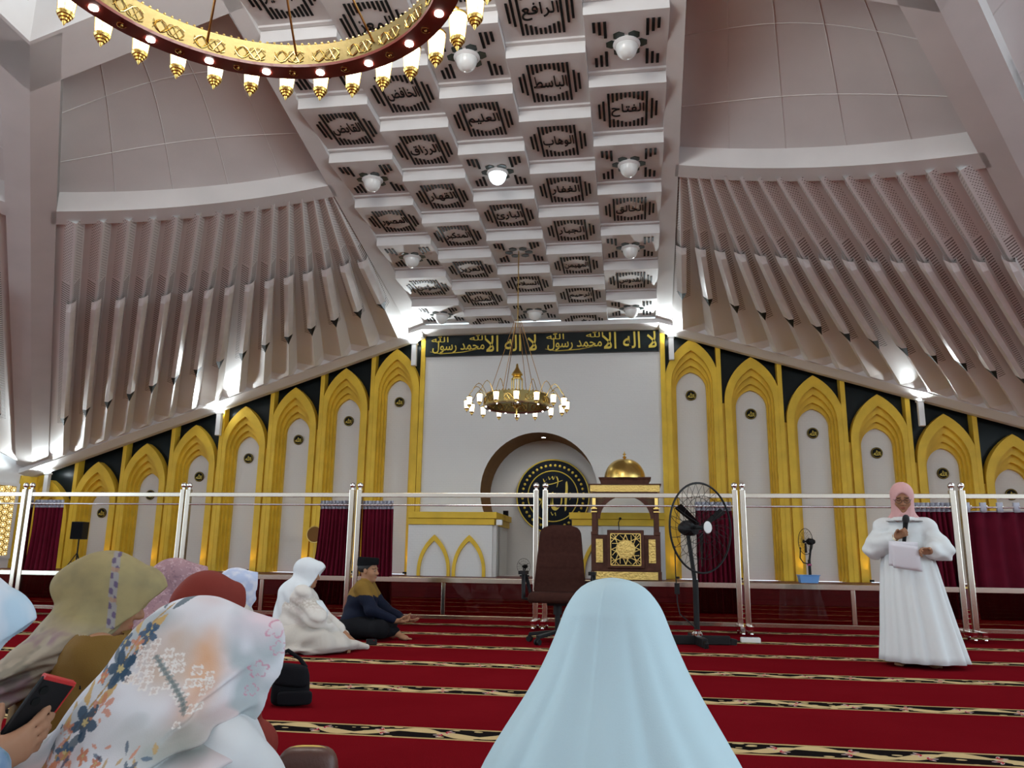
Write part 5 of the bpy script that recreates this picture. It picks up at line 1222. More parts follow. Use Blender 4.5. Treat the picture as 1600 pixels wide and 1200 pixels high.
mi = thing('microphone', 'black handheld wireless microphone held to the mouth of the standing woman', 'microphone', SPM @ Vector((.245, -.008, 1.10)))
mi.rotation_euler = (rad(-8), rad(14), rad(255))
b = MB(); b.lathe([(0, -.155), (.013, -.155), (.014, -.14), (.0165, -.02), (.020, .05), (.0205, .075)], 16); b.build('handle', M['black'], mi, smooth=True)
b = MB(); b.lathe([(.0205, .075), (.027, .085), (.028, .105), (.024, .125), (.012, .137), (0, .139)], 16); b.build('grille', mat('mic_grille', (0.03, 0.03, 0.032), 0.5, 0.4, bump=0.6, bscale=500), mi, smooth=True)
pp = thing('paper_sheet', 'white sheets of paper held by the standing woman in front of her waist', 'paper', SPM @ Vector((.285, -.025, .915))); pp.rotation_euler = (0, 0, rad(255))
for k in range(2):
    b = MB(); rows = []
    for i in range(9):
        f = i/8; row = []
        for j in range(7):
            g_ = j/6; y = -.115+.215*g_; zz = .085-.20*f+(0.015 if k else 0); x = .02*math.sin(f*2.2)+.012*math.sin(g_*3.1)-.004*k-.10*f*(1-.2*f)+.05; row.append((x, y+(.02*f if k == 0 else -.012*f), zz-.03*g_*(1 if k == 0 else .3)))
        rows.append(row)
    b.rings(rows, 0, False); o = b.build('sheet', M['paper'], pp, smooth=True); s = o.modifiers.new('thick', 'SOLIDIFY'); s.thickness = .0012
# ---------------------------------------------------------------- seated woman in white, side on
def seated_white():
    H = Head((.055, 0, .672), 8, -8); H.open = 1.0
    arms = {-1: ((.16, -.215, .30), (.36, -.10, .125)), 1: ((.17, .20, .30), (.42, .06, .14))}
    K = sit_body(H, .03, .50, .165, arms); B = K+H.face(False)
    B += hand((.36, -.10, .125), (.75, -.12, -.6), (.55, .2, -.8), (.1, .95, .1), (.35, .4, .45, .5), .08, (.3, .2))+hand((.42, .06, .14), (.72, -.35, -.55), (-.6, .1, -.7), (.2, .9, .2), (.4, .5, .5, .6), .06, (.3, .2))
    P = person('woman in white headscarf and cream dress sitting sideways on the carpet', -2.98, 7.02, rad(20), B, (-.30, -.40, -.01), (.62, .40, .82), .007, [H])
    dr = [seg(H.at(-.03, 0, -.10), (.0, 0, .50), .088, .125, .06), seg((-.02, -.05, .50), (-.03, -.12, .455), .10, .06, .06), seg((-.02, .06, .50), (-.02, .15, .42), .105, .07, .05), seg((-.06, -.02, .48), (-.13, -.03, .26), .13, .09, .07), seg((.07, -.02, .52), (.16, -.05, .32), .085, .085, .06), seg((.16, -.05, .32), (.20, -.06, .17), .08, .055, .05)]
    an = lambda X: np.arctan2(X[:, 1], X[:, 0]-.02)
    part('headscarf', hijab(H, dr, brim=-.008, slope=-.5), (-.30, -.30, .08), (.34, .30, .82), .006, M['chiffon_white'], P, disp=folds(lambda X: an(X)+X[:, 2]*2.5, 11, lambda X: .005*np.clip((.62-X[:, 2])/.15, 0, 1)))
    bl = [ell((.0, 0, .40), (.165, .185, .17)), seg((0, 0, .35), (-.02, 0, .16), .17, .21, .06)]
    for s, (e, w) in arms.items(): e, w = V3(*e), V3(*w); bl += [seg((.01, s*.13, .45), e, .066, .080, .08), seg(e, e+(w-e)*.75, .082, .062, .06), seg(e+(w-e)*.75, e+(w-e)*.85, .042, .038, .008)]
    bl += inflate([K[2]]+[K[i] for i in (8, 9, 14, 15)], .022)
    bd = lambda X: -.005*np.sin(58*X[:, 2]+18*X[:, 0]+6*np.sin(10*X[:, 1]))*np.clip((np.abs(X[:, 1])-.12)/.06, 0, 1)-.012*(fbm(X, 12, 2)-.5)
    def lace(X):
        n = fbm(X, 60, 4); band = np.exp(-((X[:, 2]-.43)/.05)**2); return lerp(lerp(np.tile((.60, .57, .53), (len(X), 1)), (.42, .37, .31), (n > .5)*band*.8), (.50, .42, .40), (fbm(X, 16, 9) > .62)*.35)
    part('blouse', bl, (-.28, -.36, .06), (.50, .34, .58), .006, M['print'], P, lace, bd)
    sk = [ell((-.06, 0, .12), (.26, .26, .15)), seg((0, -.10, .13), (.36, -.17, .085), .135, .085, .06), seg((0, .10, .13), (.38, .12, .09), .135, .085, .06), seg((.28, -.18, .06), (.50, -.03, .05), .075, .04, .05), seg((.40, .05, .06), (.62, .08, .035), .06, .03, .05), ell((.1, 0, .04), (.40, .30, .045), .04), ('f', lambda X, d: np.maximum(d, .004-X[:, 2]))]
    sk = inflate([K[i] for i in (0, 4, 5, 6, 10, 11, 12) if i < len(K)], .03)+sk
    fo = lambda X: -.011*np.sin(30*(X[:, 0]*.45-X[:, 2]*1.1)+10*X[:, 1]+3*np.sin(7*X[:, 0]))*np.clip((X[:, 0]+.12)/.2, .25, 1)
    part('skirt', sk, (-.38, -.36, -.02), (.72, .36, .34), .007, M['cream'], P, disp=fo)
seated_white()
# ---------------------------------------------------------------- seated man
def seated_man():
    H = Head((.075, 0, .685), 3, -14); H.open = 1.0
    arms = {-1: ((.17, -.235, .30), (.40, -.13, .19)), 1: ((.20, .22, .31), (.46, .03, .20))}
    K = sit_body(H, .05, .52, .185, arms); B = K+H.face(True)
    B += hand((.40, -.13, .19), (.92, .30, -.1), (.1, .3, .95), (.2, -.95, .1), (.55, .6, .65, .7), .05, (.4, .3))+hand((.46, .03, .20), (.95, -.20, -.18), (.1, -.5, .8), (.1, -.9, .3), (.3, .35, .4, .45), .08, (.35, .2))
    B += foot((.40, -.08, .085), (.85, -.35, -.05))+[seg((.20, -.2, .09), (.40, -.08, .085), .05, .035, .03)]
    P = person('man in black cap and mustard and navy shirt sitting on the carpet', -2.86, 8.30, rad(8), B, (-.28, -.40, -.01), (.68, .40, .83), .0065, [H], (.36, .19, .11))
    hr = [H.e((-.018, 0, .035), (.104, .083, .080), .02), ('-', H.e((.075, 0, -.02), (.085, .1, .085)), .01), ('-', H.e((-.03, 0, -.09), (.14, .12, .07)), .01)]
    part('hair', hr, H.c-V3(.15, .12, .12), H.c+V3(.15, .12, .15), .005, mat('black_hair', (.008, .007, .006), .6), P)
    c = MB(); R = []
    for z, k in ((.052, 1.0), (.085, 1.02), (.125, 1.0), (.135, .95)):
        R.append([H.at(-.012+.115*k*math.cos(a), .092*k*math.sin(a), z+(.012*math.cos(a) if z < .06 else 0)) for a in np.linspace(0, 2*math.pi, 32, endpoint=False)])
    c.rings(R, 0, True, True, True); c.build('cap', M['velvet'], P, smooth=True, angle=40)
    sh = [ell((.04, 0, .42), (.145, .185, .15)), seg((.02, 0, .36), (-.02, 0, .14), .15, .175, .06), seg((.05, 0, .50), (.06, 0, .57), .085, .066, .04), ('-', seg((.062, 0, .575), (.08, 0, .70), .052, .06), .006)]
    for s, (e, w) in arms.items(): e, w = V3(*e), V3(*w); sh += [seg((.05, s*.165, .50), e, .070, .060, .05), seg(e, e+(w-e)*.88, .060, .042, .03)]
    sh += inflate([K[2]]+[K[i] for i in (8, 9, 14, 15)], .016)
    col = lambda X: lerp(lerp(np.tile((.006, .009, .023), (len(X), 1)), (.20, .115, .022), (X[:, 2] > .425+.05*np.abs(X[:, 1])+.01*np.sin(40*X[:, 1]))*1.0), (.015, .02, .05), ((np.abs(X[:, 1]) < .006)*(X[:, 0] > .1)*(X[:, 2] > .38))*.7)
    fd = lambda X: -.012*(fbm(X, 10, 3)-.5)-.004*np.sin(46*X[:, 2]+20*X[:, 1])*np.clip((.42-X[:, 2])/.1, 0, 1)
    part('shirt', sh, (-.26, -.36, .08), (.50, .36, .64), .006, M['print'], P, col, fd)
    tr = [ell((-.03, 0, .12), (.20, .21, .125)), seg((0, -.10, .13), (.27, -.28, .12), .105, .085, .05), seg((.27, -.28, .12), (.30, -.02, .075), .082, .06, .04), seg((0, .10, .13), (.27, .28, .12), .105, .085, .05), seg((.27, .28, .12), (.25, 0, .07), .082, .055, .04), seg((.25, -.16, .085), (.40, -.085, .085), .06, .045, .03), ('f', lambda X, d: np.maximum(d, .004-X[:, 2]))]
    part('trousers', tr, (-.28, -.42, -.01), (.50, .42, .30), .007, M['blackcloth'], P, disp=lambda X: -.01*(fbm(X, 14, 6)-.5))
    w = MB(); q = Vector((.445, .035, .202)); d = Vector((.9, -.15, -.1)).normalized(); x = d.orthogonal().normalized(); y = d.cross(x); w.tube([q+(x*math.cos(a)+y*math.sin(a))*.032 for a in np.linspace(0, 2*math.pi, 18, endpoint=False)], .009, 6, 0, True); w.build('wristwatch', M['black'], P, smooth=True)
seated_man()
ph2 = thing('phone', 'small dark phone lying on the carpet between the seated woman and man', 'phone', (-2.52, 7.72, 0.0), 0.4)
b = MB(); b.box((0, 0, .03), (.10, .05, .055)); b.build('case', M['black'], ph2, bevel=.008); b = MB(); b.disc((0.02, -.0255, .045), .006, 10, (0, -1, 0), .002); b.build('clasp', M['chrome'], ph2)
# ---------------------------------------------------------------- woman in pale headscarf right in front of the camera
def front_white():
    H = Head((.05, 0, .665), 12); K = kneel_body(H, .03, .46, .115, {k: ((.09, k*.15, .27), (.22, k*.08, .20)) for k in (-1, 1)}); B = K+H.face(False)
    P = person('woman in plain ice white headscarf seen from behind, in the centre foreground', -.045, 1.42, rad(80), B, (-.30, -.40, -.01), (.55, .40, .82), .010, [H])
    part('dress', inflate(K[:4]+K[5:], .022)+[FLOOR], (-.36, -.36, -.01), (.46, .36, .58), .010, M['pale_blue'], P)
    prof = ((.800, .002, -.01), (.797, .030, -.01), (.785, .056, -.008), (.765, .072, -.005), (.752, .080, -.003), (.742, .085, -.002), (.732, .089, -.002), (.70, .101, 0), (.65, .122, 0), (.60, .150, -.004), (.55, .182, -.010), (.50, .213, -.014), (.44, .240, -.018), (.36, .262, -.02), (.24, .285, -.02), (.12, .305, -.02), (.03, .318, -.02), (.012, .315, -.02), (.012, .29, -.02))
    n = 160; R = []
    for z, w, cy in prof:
        ring = []; t = min(1, max(0, (.76-z)/.45)); dpt = w*(1.06 if z > .66 else 1.06-.25*min(1, (.66-z)/.3))
        for i in range(n):
            a = 2*math.pi*i/n
            B_ = lambda c, w_: math.exp(-(math.atan2(math.sin(a-math.pi-c), math.cos(a-math.pi-c))/w_)**2)
            f = .004*t*math.cos(3*a+.6)+.008*t*math.cos(7*a+1.2+.6*z)*(0.6+.4*math.cos(2*a))+.004*t*math.cos(13*a+z*4)
            f += -.020*B_(.40+.35*(.8-z), .085)*t+.016*B_(.62+.35*(.8-z), .10)*t-.018*B_(-.55-.3*(.8-z), .08)*t+.014*B_(-.34-.2*(.8-z), .11)*t-.014*B_(.18+.1*(.8-z), .05)*max(0, t-.35)*1.5-.014*B_(-.16, .05)*max(0, t-.45)*1.5
            f += .0045*B_(-.05, .020)*min(1, (.797-z)*20)+.004*math.exp(-((z-.742)/.006)**2)*B_(0, .8)       # centre seam and cap seam
            r = 1+f/max(w, .03); ring.append((.03+cy+dpt*r*math.cos(a)*(1.0), w*r*math.sin(a), z))
        R.append(ring)
    c = MB(); c.rings(R, 0, True, True); o = c.build('headscarf', M['pale_blue'], P, smooth=True, angle=180); s = o.modifiers.new('smooth', 'SUBSURF'); s.levels = 1; s.render_levels = 1
front_white()
# ---------------------------------------------------------------- helpers for patterned scarves
def star(u, v, cu, cv, r, n=5, ph=0.0, depth=.55, sx=1.0):
    du, dv = (u-cu)*sx, v-cv; a = np.arctan2(dv, du)+ph; rr = np.sqrt(du*du+dv*dv); return rr < r*(1-depth+depth*np.abs(np.cos(n*a/2)))
def leaf(u, v, cu, cv, L, w, ang):
    c, s = math.cos(ang), math.sin(ang); x = ((u-cu)*c+(v-cv)*s)/L; y = (-(u-cu)*s+(v-cv)*c)/w; return (np.abs(x) < 1) & (np.abs(y) < (1-x*x))
def view_uv(x, y, rz):
    c, s = math.cos(rz), math.sin(rz); r = np.array((RT0.x, RT0.y))
    return lambda X: ((x+X[:, 0]*c-X[:, 1]*s)*r[0]+(y+X[:, 0]*s+X[:, 1]*c)*r[1], X[:, 2])
# ---------------------------------------------------------------- floral scarf, left foreground
def floral():
    x0, y0, rz = -.92, 1.60, rad(50)
    H = Head((.035, 0, .600), 12, -6); H.open = 0
    K = kneel_body(H, .03, .44, .14, {k: ((.09, k*.19, .25), (.22, k*.09, .20)) for k in (-1, 1)}); B = K+H.face(False)
    P = person('woman in white headscarf printed with blue and orange flowers, seen from behind', x0, y0, rz, B, (-.34, -.40, -.01), (.55, .40, .79), .009, [H])
    dr = [seg(H.at(-.05, 0, -.05), (-.03, .01, .47), .092, .125, .07), seg((-.04, .03, .48), (-.07, .14, .40), .12, .10, .07), seg((-.04, -.03, .47), (-.05, -.14, .41), .115, .09, .07), seg((-.05, -.14, .41), (-.07, -.19, .28), .09, .075, .06), seg((-.06, .03, .46), (-.11, .08, .30), .125, .11, .08), seg((-.10, .07, .32), (-.13, .10, .10), .115, .11, .06), seg((-.09, -.02, .42), (-.14, -.06, .22), .13, .10, .07), seg((.05, -.02, .47), (.10, -.03, .36), .085, .07, .06)]
    def fd(X):
        q = H.loc(X); a = np.arctan2(X[:, 1], X[:, 0]+.03); t = np.clip((.60-X[:, 2])/.12, 0, 1)
        d = -.008*t*np.sin(9*a+7*X[:, 2]+1.5*np.sin(4*a))-.012*t*(fbm(X, 9, 4)-.5)
        for z0, am, sx, cv, w in ((.545, .022, .35, 1.2, .011), (.523, -.012, .25, 1.6, .010), (.500, .028, .15, 2.0, .012), (.478, -.014, .0, 2.0, .011), (.455, .030, -.15, 2.2, .013), (.43, -.014, -.22, 1.8, .012), (.405, .028, -.30, 1.5, .015), (.585, .014, .55, .5, .010), (.355, .026, -.2, 1.0, .017)):   # swags running from under the chin to the back
            d = d-am*np.exp(-((X[:, 2]-z0-sx*X[:, 0]+cv*(X[:, 0]+.06)**2-.12*X[:, 1])/w)**2)*np.clip((.14-X[:, 0])/.08, 0, 1)*np.clip((.64-X[:, 2])/.05, 0, 1)
        return d+.003*np.sin(30*q[:, 0]+10*q[:, 2])*np.clip((q[:, 0]-.04)/.06, 0, 1)*np.clip(q[:, 2]+.12, 0, .1)*10*.3
    uv = view_uv(x0, y0, rz)
    def col(X):
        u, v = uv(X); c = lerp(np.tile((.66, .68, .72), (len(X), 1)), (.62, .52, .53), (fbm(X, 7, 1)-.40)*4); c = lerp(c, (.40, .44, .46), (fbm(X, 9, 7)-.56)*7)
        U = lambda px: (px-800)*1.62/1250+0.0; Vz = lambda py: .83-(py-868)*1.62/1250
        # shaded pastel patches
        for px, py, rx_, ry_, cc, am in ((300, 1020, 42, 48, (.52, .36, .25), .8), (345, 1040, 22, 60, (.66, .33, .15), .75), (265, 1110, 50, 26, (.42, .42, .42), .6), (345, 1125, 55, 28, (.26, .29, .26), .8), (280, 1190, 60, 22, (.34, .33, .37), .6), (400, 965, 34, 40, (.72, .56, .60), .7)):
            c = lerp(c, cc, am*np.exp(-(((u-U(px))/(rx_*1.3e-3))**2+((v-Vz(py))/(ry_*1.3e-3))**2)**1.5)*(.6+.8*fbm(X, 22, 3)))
        def put(m, cc, a=1.0):
            nonlocal c; c = lerp(c, cc, m*a)
        ST = ((.03, .07, .12), (.55, .20, .10), (.45, .28, .08), (.05, .10, .17))
        stem = [(165, 1200), (178, 1140), (205, 1080), (228, 1030), (245, 985), (270, 950)]     # vine climbing the back edge
        for (a, b_), (c2, d_) in zip(stem[:-1], stem[1:]):
            for f in np.linspace(0, 1, 5): put(leaf(u, v, U(a+(c2-a)*f), Vz(b_+(d_-b_)*f), .011, .0022, math.atan2(-(d_-b_), c2-a)), (.40, .27, .12))
        for k, (px, py) in enumerate(stem+[(190, 1110), (215, 1055), (236, 1008)]):
            for sg in (-1, 1): put(leaf(u, v, U(px+sg*18), Vz(py-12), .024, .008, math.radians(90-sg*38)), ((.52, .33, .10) if (k+sg) % 2 else (.10, .14, .17)), .9)
        for px, py, r, k in ((228, 1035, 24, 0), (205, 1102, 22, 0), (256, 986, 15, 3), (168, 1168, 18, 1), (200, 1048, 9, 1), (232, 1178, 16, 0), (250, 1165, 11, 3), (222, 1140, 10, 1), (186, 1140, 13, 3), (255, 1196, 14, 2), (258, 980, 8, 3), (218, 1000, 13, 3), (282, 1170, 9, 3), (248, 1145, 8, 1)):
            put(star(u, v, U(px), Vz(py), r*1.45e-3, 5, k*.7+px, .62), ST[k], .92); put(star(u, v, U(px), Vz(py), r*.36e-3, 5), (.5, .42, .2))
        for px, py, r in ((222, 1092, 22), (186, 1160, 17), (240, 1010, 14), (176, 1120, 12)):
            put(star(u, v, U(px)+.004, Vz(py)+.010, r*1.2e-3, 6, .3+px, .8) & ~star(u, v, U(px), Vz(py), r*.9e-3, 6, px, .7), (.55, .22, .13), .8)
        rng = random.Random(4)
        for i in range(46):                                                # small white outlined blossoms over the peach patch
            t = rng.random(); px = 258+95*t+rng.uniform(-14, 14); py = 1035+45*t*(t > .4)-26*(rng.random()-.3)*2+rng.uniform(-12, 12); r = rng.uniform(5.5, 8.5)*1.35e-3
            put(star(u, v, U(px), Vz(py), r, 4, .78, .55) & ~star(u, v, U(px), Vz(py), r*.62, 4, .78, .5), (.74, .70, .66), .9); put(star(u, v, U(px), Vz(py), r*.62, 4, .78, .5), (.60, .47, .40), .5)
        for i in range(70):                                                # scattered sprigs low on the cloth
            px = rng.uniform(150, 330); py = rng.uniform(1120, 1215); k = rng.randrange(4); put(leaf(u, v, U(px), Vz(py), rng.uniform(.006, .012), .003, rng.uniform(0, 3.1)), ST[k], .75)
        for i in range(26):                                                # dark zigzag ribbon of leaves
            f = i/25; put(leaf(u, v, U(278+62*f), Vz(1018+70*f), .008, .0035, 2.2 if i % 2 else .5), (.16, .20, .20), .7)
        for px, py, r, ph in ((420, 985, 15, 0), (405, 1045, 13, 1), (428, 1015, 11, 2), (398, 1075, 9, 0)):
            put(star(u, v, U(px), Vz(py), r*1.4e-3, 5, ph, .5) & ~star(u, v, U(px), Vz(py), r*1.15e-3, 5, ph, .5), (.55, .22, .30), .8)
        return c
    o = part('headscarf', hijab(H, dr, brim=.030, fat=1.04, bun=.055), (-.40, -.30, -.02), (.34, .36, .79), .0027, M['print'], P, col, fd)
    bl = inflate(K[:4]+K[5:], .026)+[ell((.02, 0, .36), (.16, .17, .14), .05), seg((.03, -.05, .44), (.08, -.15, .38), .065, .07, .05), seg((.08, -.15, .38), (.13, -.18, .24), .075, .065, .05), FLOOR]
    def cb(X):
        c = lerp(np.tile((.70, .72, .73), (len(X), 1)), (.60, .62, .64), fbm(X, 10, 2)); u, v = X[:, 1]*1.0, X[:, 2]
        for i in range(7): c = lerp(c, (.80, .80, .80), (np.abs(np.sqrt((u+.17+.016*i)**2+(v-.40+.007*i)**2)-.006) < .0022)*1.0)
        return c
    part('blouse', bl, (-.26, -.42, -.01), (.48, .42, .54), .008, M['print'], P, cb, lambda X: -.012*(fbm(X, 10, 8)-.5))
    return P
floral()
# ---------------------------------------------------------------- olive headscarf and khaki uniform
def olive():
    x0, y0, rz = -1.64, 2.30, rad(36)
    H = Head((.040, 0, .692), 14, -8); H.open = 0
    arms = {-1: ((.07, -.235, .27), (.27, -.10, .21)), 1: ((.09, .235, .27), (.27, .10, .21))}
    K = kneel_body(H, .03, .55, .185, arms); B = K+H.face(False)+hand((.27, -.10, .21), (.9, .4, -.1), (.1, .2, -.95), (.3, .9, 0), k=.95)+hand((.27, .10, .21), (.9, -.4, -.1), (.1, -.2, -.95), (.3, -.9, 0), k=.95)
    P = person('woman in olive printed headscarf and brown uniform looking down to the right', x0, y0, rz, B, (-.30, -.40, -.01), (.60, .40, .85), .007, [H])
    dr = [seg(H.at(-.03, 0, -.07), (.0, 0, .60), .080, .088, .04), seg((.0, 0, .60), (-.01, 0, .575), .098, .112, .04), seg((-.02, -.04, .58), (-.04, -.135, .555), .085, .055, .04), seg((-.01, .05, .58), (-.03, .16, .54), .085, .055, .04), seg((-.05, -.02, .57), (-.14, -.07, .50), .090, .065, .05), seg((-.14, -.07, .50), (-.23, -.12, .39), .060, .022, .04), seg((.05, -.03, .57), (.11, -.06, .49), .075, .045, .05)]
    def fd(X):
        t = np.clip((.64-X[:, 2])/.08, 0, 1); d = -.008*(fbm(X, 11, 6)-.5)*t
        for z0, am, sl, sx in ((.625, .018, .15, .50), (.595, .020, .2, .32), (.565, .018, .1, .45), (.65, .014, .1, .7), (.535, .014, .2, .25), (.505, .012, .1, .40)): d = d-am*np.exp(-((X[:, 2]-z0-sl*X[:, 1]-sx*X[:, 0])/.012)**2)*t
        q = H.loc(X); return d-.010*np.sin(28*q[:, 0]-16*q[:, 2]+2)*np.clip((-.0-q[:, 0])/.05, 0, 1)*np.clip((.06-q[:, 2])/.1, 0, 1)
    def col(X):
        q = H.loc(X); c = lerp(np.tile((.30, .24, .115), (len(X), 1)), (.24, .195, .10), (fbm(X, 26, 2)-.35)*2.4)
        low = np.clip((.63-X[:, 2]-.25*(q[:, 0]-.02))/.06, 0, 1); c = lerp(c, (.33, .28, .23), low*.75); c = lerp(c, (.22, .13, .16), low*np.clip((fbm(X, 14, 8)-.52)*9, 0, 1)*.75); c = lerp(c, (.13, .12, .09), low*np.clip((fbm(X, 17, 12)-.58)*9, 0, 1)*.6)
        s = q[:, 0]+.30*q[:, 2]-.028; bnd = (np.abs(s) < .011)*(q[:, 2] > -.07); c = lerp(c, (.25, .23, .24), bnd*.85)
        k = np.sin(q[:, 2]*150)*np.sin(s*260); c = lerp(c, (.09, .06, .12), bnd*(k > .25)*.9); c = lerp(c, (.34, .19, .11), bnd*(np.sin(q[:, 2]*75+1) > .9)*.7); return c
    part('headscarf', hijab(H, dr, brim=-.003, fat=1.03, bun=.066, slope=-.85), (-.34, -.30, .28), (.30, .30, .85), .0038, M['print'], P, col, fd)
    ja = [ell((.01, 0, .42), (.165, .20, .17)), seg((0, 0, .35), (-.02, 0, .14), .17, .20, .06), ell((-.02, 0, .14), (.20, .21, .12), .06)]
    for s, (e, w) in arms.items(): e, w = V3(*e), V3(*w); ja += [seg((.03, s*.10, .545), (.02, s*.18, .515), .07, .075, .05), seg((.02, s*.18, .515), e, .080, .070, .05), seg(e, e+(w-e)*.88, .070, .050, .03)]
    ja += inflate(K[:4]+[K[i] for i in range(5, len(K)) if (i-5) % 6 != 5], .024)+[FLOOR]
    part('uniform', ja, (-.30, -.42, -.01), (.44, .42, .60), .007, M['khaki'], P, disp=lambda X: -.016*(fbm(X, 9, 5)-.5)-.004*np.sin(50*X[:, 2]+30*X[:, 0])*np.clip((-X[:, 1]-.18)/.05, 0, 1))
    pt = MB(); rows = []
    for i in range(9):                                                     # curved sleeve badge
        a = -0.95+1.9*i/8; rows.append([(.036+.062*math.sin(a)+.0, -.262-.004*math.cos(a)+.022*(1-math.cos(a)), .455+.012*math.cos(a)+dz) for dz in (0.0, .020)])
    pt.rings(rows, 0, False); o = pt.build('sleeve_badge', mat('badge_yellow', (.42, .27, .03), .7), P, smooth=True); s = o.modifiers.new('thick', 'SOLIDIFY'); s.thickness = .003
    tx = MB()
    for i in range(1, 8):
        a = -0.95+1.9*i/8; tx.box((.036+.062*math.sin(a), -.268-.004*math.cos(a)+.022*(1-math.cos(a)), .465+.012*math.cos(a)), (.007, .002, .010))
    tx.build('badge_marks', M['slot'], P)
    ly = MB(); ly.tube([(.11, -.06, .57), (.16, -.075, .50), (.175, -.085, .42), (.17, -.08, .36)], .012, 6); ly.build('lanyard', mat('orange_red_ribbon', (.75, .085, .03), .6), P, smooth=True)
olive()
# ---------------------------------------------------------------- simple scarves further back
def scarf_person(label, x, y, rzd, zc, pitch, material=None, col=None, body='cream', brim=.02, tone=SKIN, yaw=0, glasses=False, lo_h=.008):
    H = Head((.05, 0, zc), pitch, yaw); H.open = 0.6; K = kneel_body(H, .03, zc-.165); B = K+H.face(False); rz = rad(rzd)
    P = person(label, x, y, rz, B, (-.30, -.40, -.01), (.55, .40, zc+.15), .009, [H], tone)
    z = zc-.17; dr = [seg(H.at(-.04, 0, -.08), (-.01, 0, z+.02), .088, .125, .06), seg((-.01, -.05, z+.02), (-.03, -.18, z-.08), .11, .08, .06), seg((-.01, .05, z+.02), (-.03, .18, z-.08), .11, .08, .06), seg((-.05, 0, z), (-.15, 0, z-.2), .12, .10, .06), seg((.05, 0, z+.02), (.13, 0, z-.14), .09, .07, .05)]
    an = lambda X: np.arctan2(X[:, 1], X[:, 0]-.01)
    fd = lambda X: -.006*np.sin(10*an(X)+9*X[:, 2])*np.clip((zc-.02-X[:, 2])/.1, 0, 1)-.010*(fbm(X, 10, 3)-.5)*np.clip((zc-.0-X[:, 2])/.1, 0, 1)
    part('headscarf', hijab(H, dr, brim=brim, bun=.05), (-.32, -.32, z-.36), (.30, .32, zc+.16), .006, material or M['print'], P, (lambda X: col(X, H)) if col else None, fd)
    bl = inflate(K[:4]+K[5:], .024)+[ell((.02, 0, z-.06), (.15, .18, .14), .05), FLOOR]
    part('dress', bl, (-.28, -.42, -.01), (.46, .42, z+.12), .010, M[body], P, disp=lambda X: -.012*(fbm(X, 10, 8)-.5))
    if glasses:
        g = MB()
        for yy in (-.033, .033): g.tube([H.at(.112, yy+.025*math.cos(a), .0+.018*math.sin(a)) for a in np.linspace(0, 2*math.pi, 16, endpoint=False)], .003, 5, 0, True)
        for yy in (-1, 1): g.tube([H.at(.11, yy*.058, .004), H.at(.03, yy*.085, .006)], .003, 5)
        g.build('glasses', M['black'], P, smooth=True)
    return P, H
def mauve(X, H):
    c = lerp(np.tile((.33, .20, .22), (len(X), 1)), (.26, .155, .18), (fbm(X, 14, 2)-.4)*4); n = fbm(X, 30, 9); c = lerp(c, (.46, .32, .34), (np.abs(n-.5) < .022)*.8); n2 = fbm(X, 24, 15); return lerp(c, (.16, .10, .13), (np.abs(n2-.5) < .012)*.6)
scarf_person('woman in mauve pink patterned headscarf behind the olive one', -2.42, 3.95, 34, .665, 8, None, mauve, 'cream', .035)
scarf_person('woman in plain dark red headscarf, only her scarf showing above the floral one', -1.72, 3.04, 62, .622, 12, M['dkred'], None, 'dkred', .01)
def lilac(X, H): return lerp(np.tile((.40, .46, .62), (len(X), 1)), (.58, .60, .68), (fbm(X, 22, 4)-.42)*5)
scarf_person('woman in pale lilac blue headscarf and glasses beyond the dark red scarf', -2.74, 5.25, 26, .60, 4, None, lilac, 'cream', .02, glasses=True)
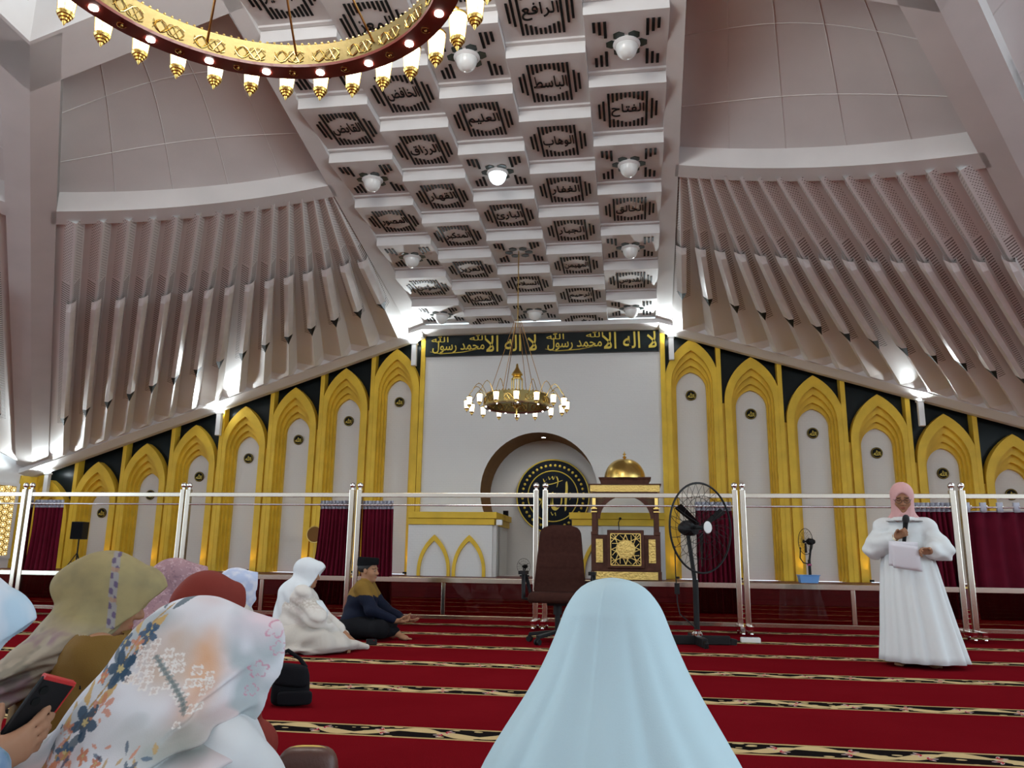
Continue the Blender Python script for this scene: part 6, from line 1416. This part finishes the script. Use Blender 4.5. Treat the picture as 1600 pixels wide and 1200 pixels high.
# ---------------------------------------------------------------- woman with the phone at the left edge
def phone_woman():
    x0, y0, rz = -1.347, 1.383, rad(33)
    H = Head((.050, 0, .674), 20, -4, .93); H.open = 0
    arms = {-1: ((.06, -.215, .26), (.160, -.210, .470)), 1: ((.09, .21, .28), (.22, .10, .22))}
    K = kneel_body(H, .02, .485, .15, arms); B = K+H.face(False)
    B += hand((.164, -.212, .474), (.69, .34, .34), (-.55, .70, .40), (-.25, -.45, .8), (.30, .36, .42, .48), .09, (.55, .2), .84)
    P = person('woman in pale blue printed headscarf holding a phone at the left edge', x0, y0, rz, B, (-.34, -.40, -.01), (.60, .40, .84), .0055, [H], (.38, .20, .12))
    dr = [seg(H.at(-.05, 0, -.06), (-.04, 0, .51), .085, .10, .05), seg((-.04, -.04, .51), (-.09, -.13, .44), .09, .05, .05), seg((-.04, .04, .51), (-.07, .15, .44), .09, .05, .05), seg((-.08, 0, .50), (-.18, 0, .37), .10, .06, .05)]
    uv = view_uv(x0, y0, rz)
    def col(X):
        q = H.loc(X); c = lerp(np.tile((.56, .60, .66), (len(X), 1)), (.40, .52, .62), (fbm(X*V3(1, 1, .45), 18, 3)-.42)*4); low = np.clip((-.01-q[:, 2]-.25*q[:, 0])/.04, 0, 1)
        c = lerp(c, (.16, .29, .36), low*(fbm(X, 20, 5)*.9)); u, v = uv(X); n = fbm(X, 34, 11); c = lerp(c, (.06, .13, .18), low*(np.abs(n-.5) < .03)*.8)
        for i, (uu, vv) in enumerate(((-1.24, .64), (-1.27, .62), (-1.22, .615), (-1.255, .665))): c = lerp(c, (.07, .16, .23), (leaf(u, v, uu, vv, .05, .012, 1.2+.5*i))*.8)
        return c
    part('headscarf', hijab(H, dr, brim=-.013, bun=.055, chin=False, slope=-.45), (-.34, -.30, .28), (.30, .30, .85), .004, M['print'], P, col, lambda X: -.006*(fbm(X, 12, 3)-.5))
    def cd(X): c = lerp(np.tile((.16, .24, .36), (len(X), 1)), (.36, .42, .50), (fbm(X, 24, 2)-.42)*5); return lerp(c, (.10, .22, .26), (np.abs(fbm(X, 30, 7)-.5) < .03)*.8)
    bl = inflate(K[:4]+[K[i] for i in range(5, len(K)) if i != 99], .024)+[ell((.0, 0, .34), (.15, .18, .14), .05)]
    for s, (e, w) in arms.items(): e, w = V3(*e), V3(*w); bl += [seg((.02, s*.15, .46), e, .075, .07, .05), seg(e, e+(w-e)*.72, .068, .052, .03)]
    bl += [('f', lambda X, d: np.maximum(d, .004-X[:, 2]))]
    part('blouse', bl, (-.34, -.40, -.01), (.44, .42, .60), .008, M['print'], P, cd, lambda X: -.012*(fbm(X, 10, 8)-.5))
    return Matrix.Translation((x0, y0, 0)) @ Matrix.Rotation(rz, 4, 'Z')
PM = phone_woman()
fo = thing('phone', 'black phone with red edge held up by the woman at the left', 'phone', PM @ Vector((.242, -.185, .505)))
fo.matrix_world = PM @ Matrix.Translation((.226, -.166, .540)) @ Matrix(((.642, -.55, .50, 0), (.673, .70, -.10, 0), (-.295, .40, .86, 0), (0, 0, 0, 1))).normalized()
b = MB(); b.box((0, 0, 0.008), (.072, .010, .139)); b.build('body', M['black'], fo, bevel=.004); b = MB(); b.box((0, 0, .076), (.070, .012, .008)); b.box((.0355, 0, 0.008), (.003, .011, .135)); b.build('red_edge', mat('red_case', (.45, .02, .02), .4), fo, bevel=.002)
b = MB(); b.box((0, .0058, 0.008), (.064, .001, .13)); b.build('screen', mat('dark_glass', (.01, .01, .012), .1), fo); b = MB(); b.disc((-.02, -.0055, .055), .008, 12, (0, -1, 0), .002); b.disc((-.02, -.0055, .033), .008, 12, (0, -1, 0), .002); b.build('camera_lens', M['slot'], fo)
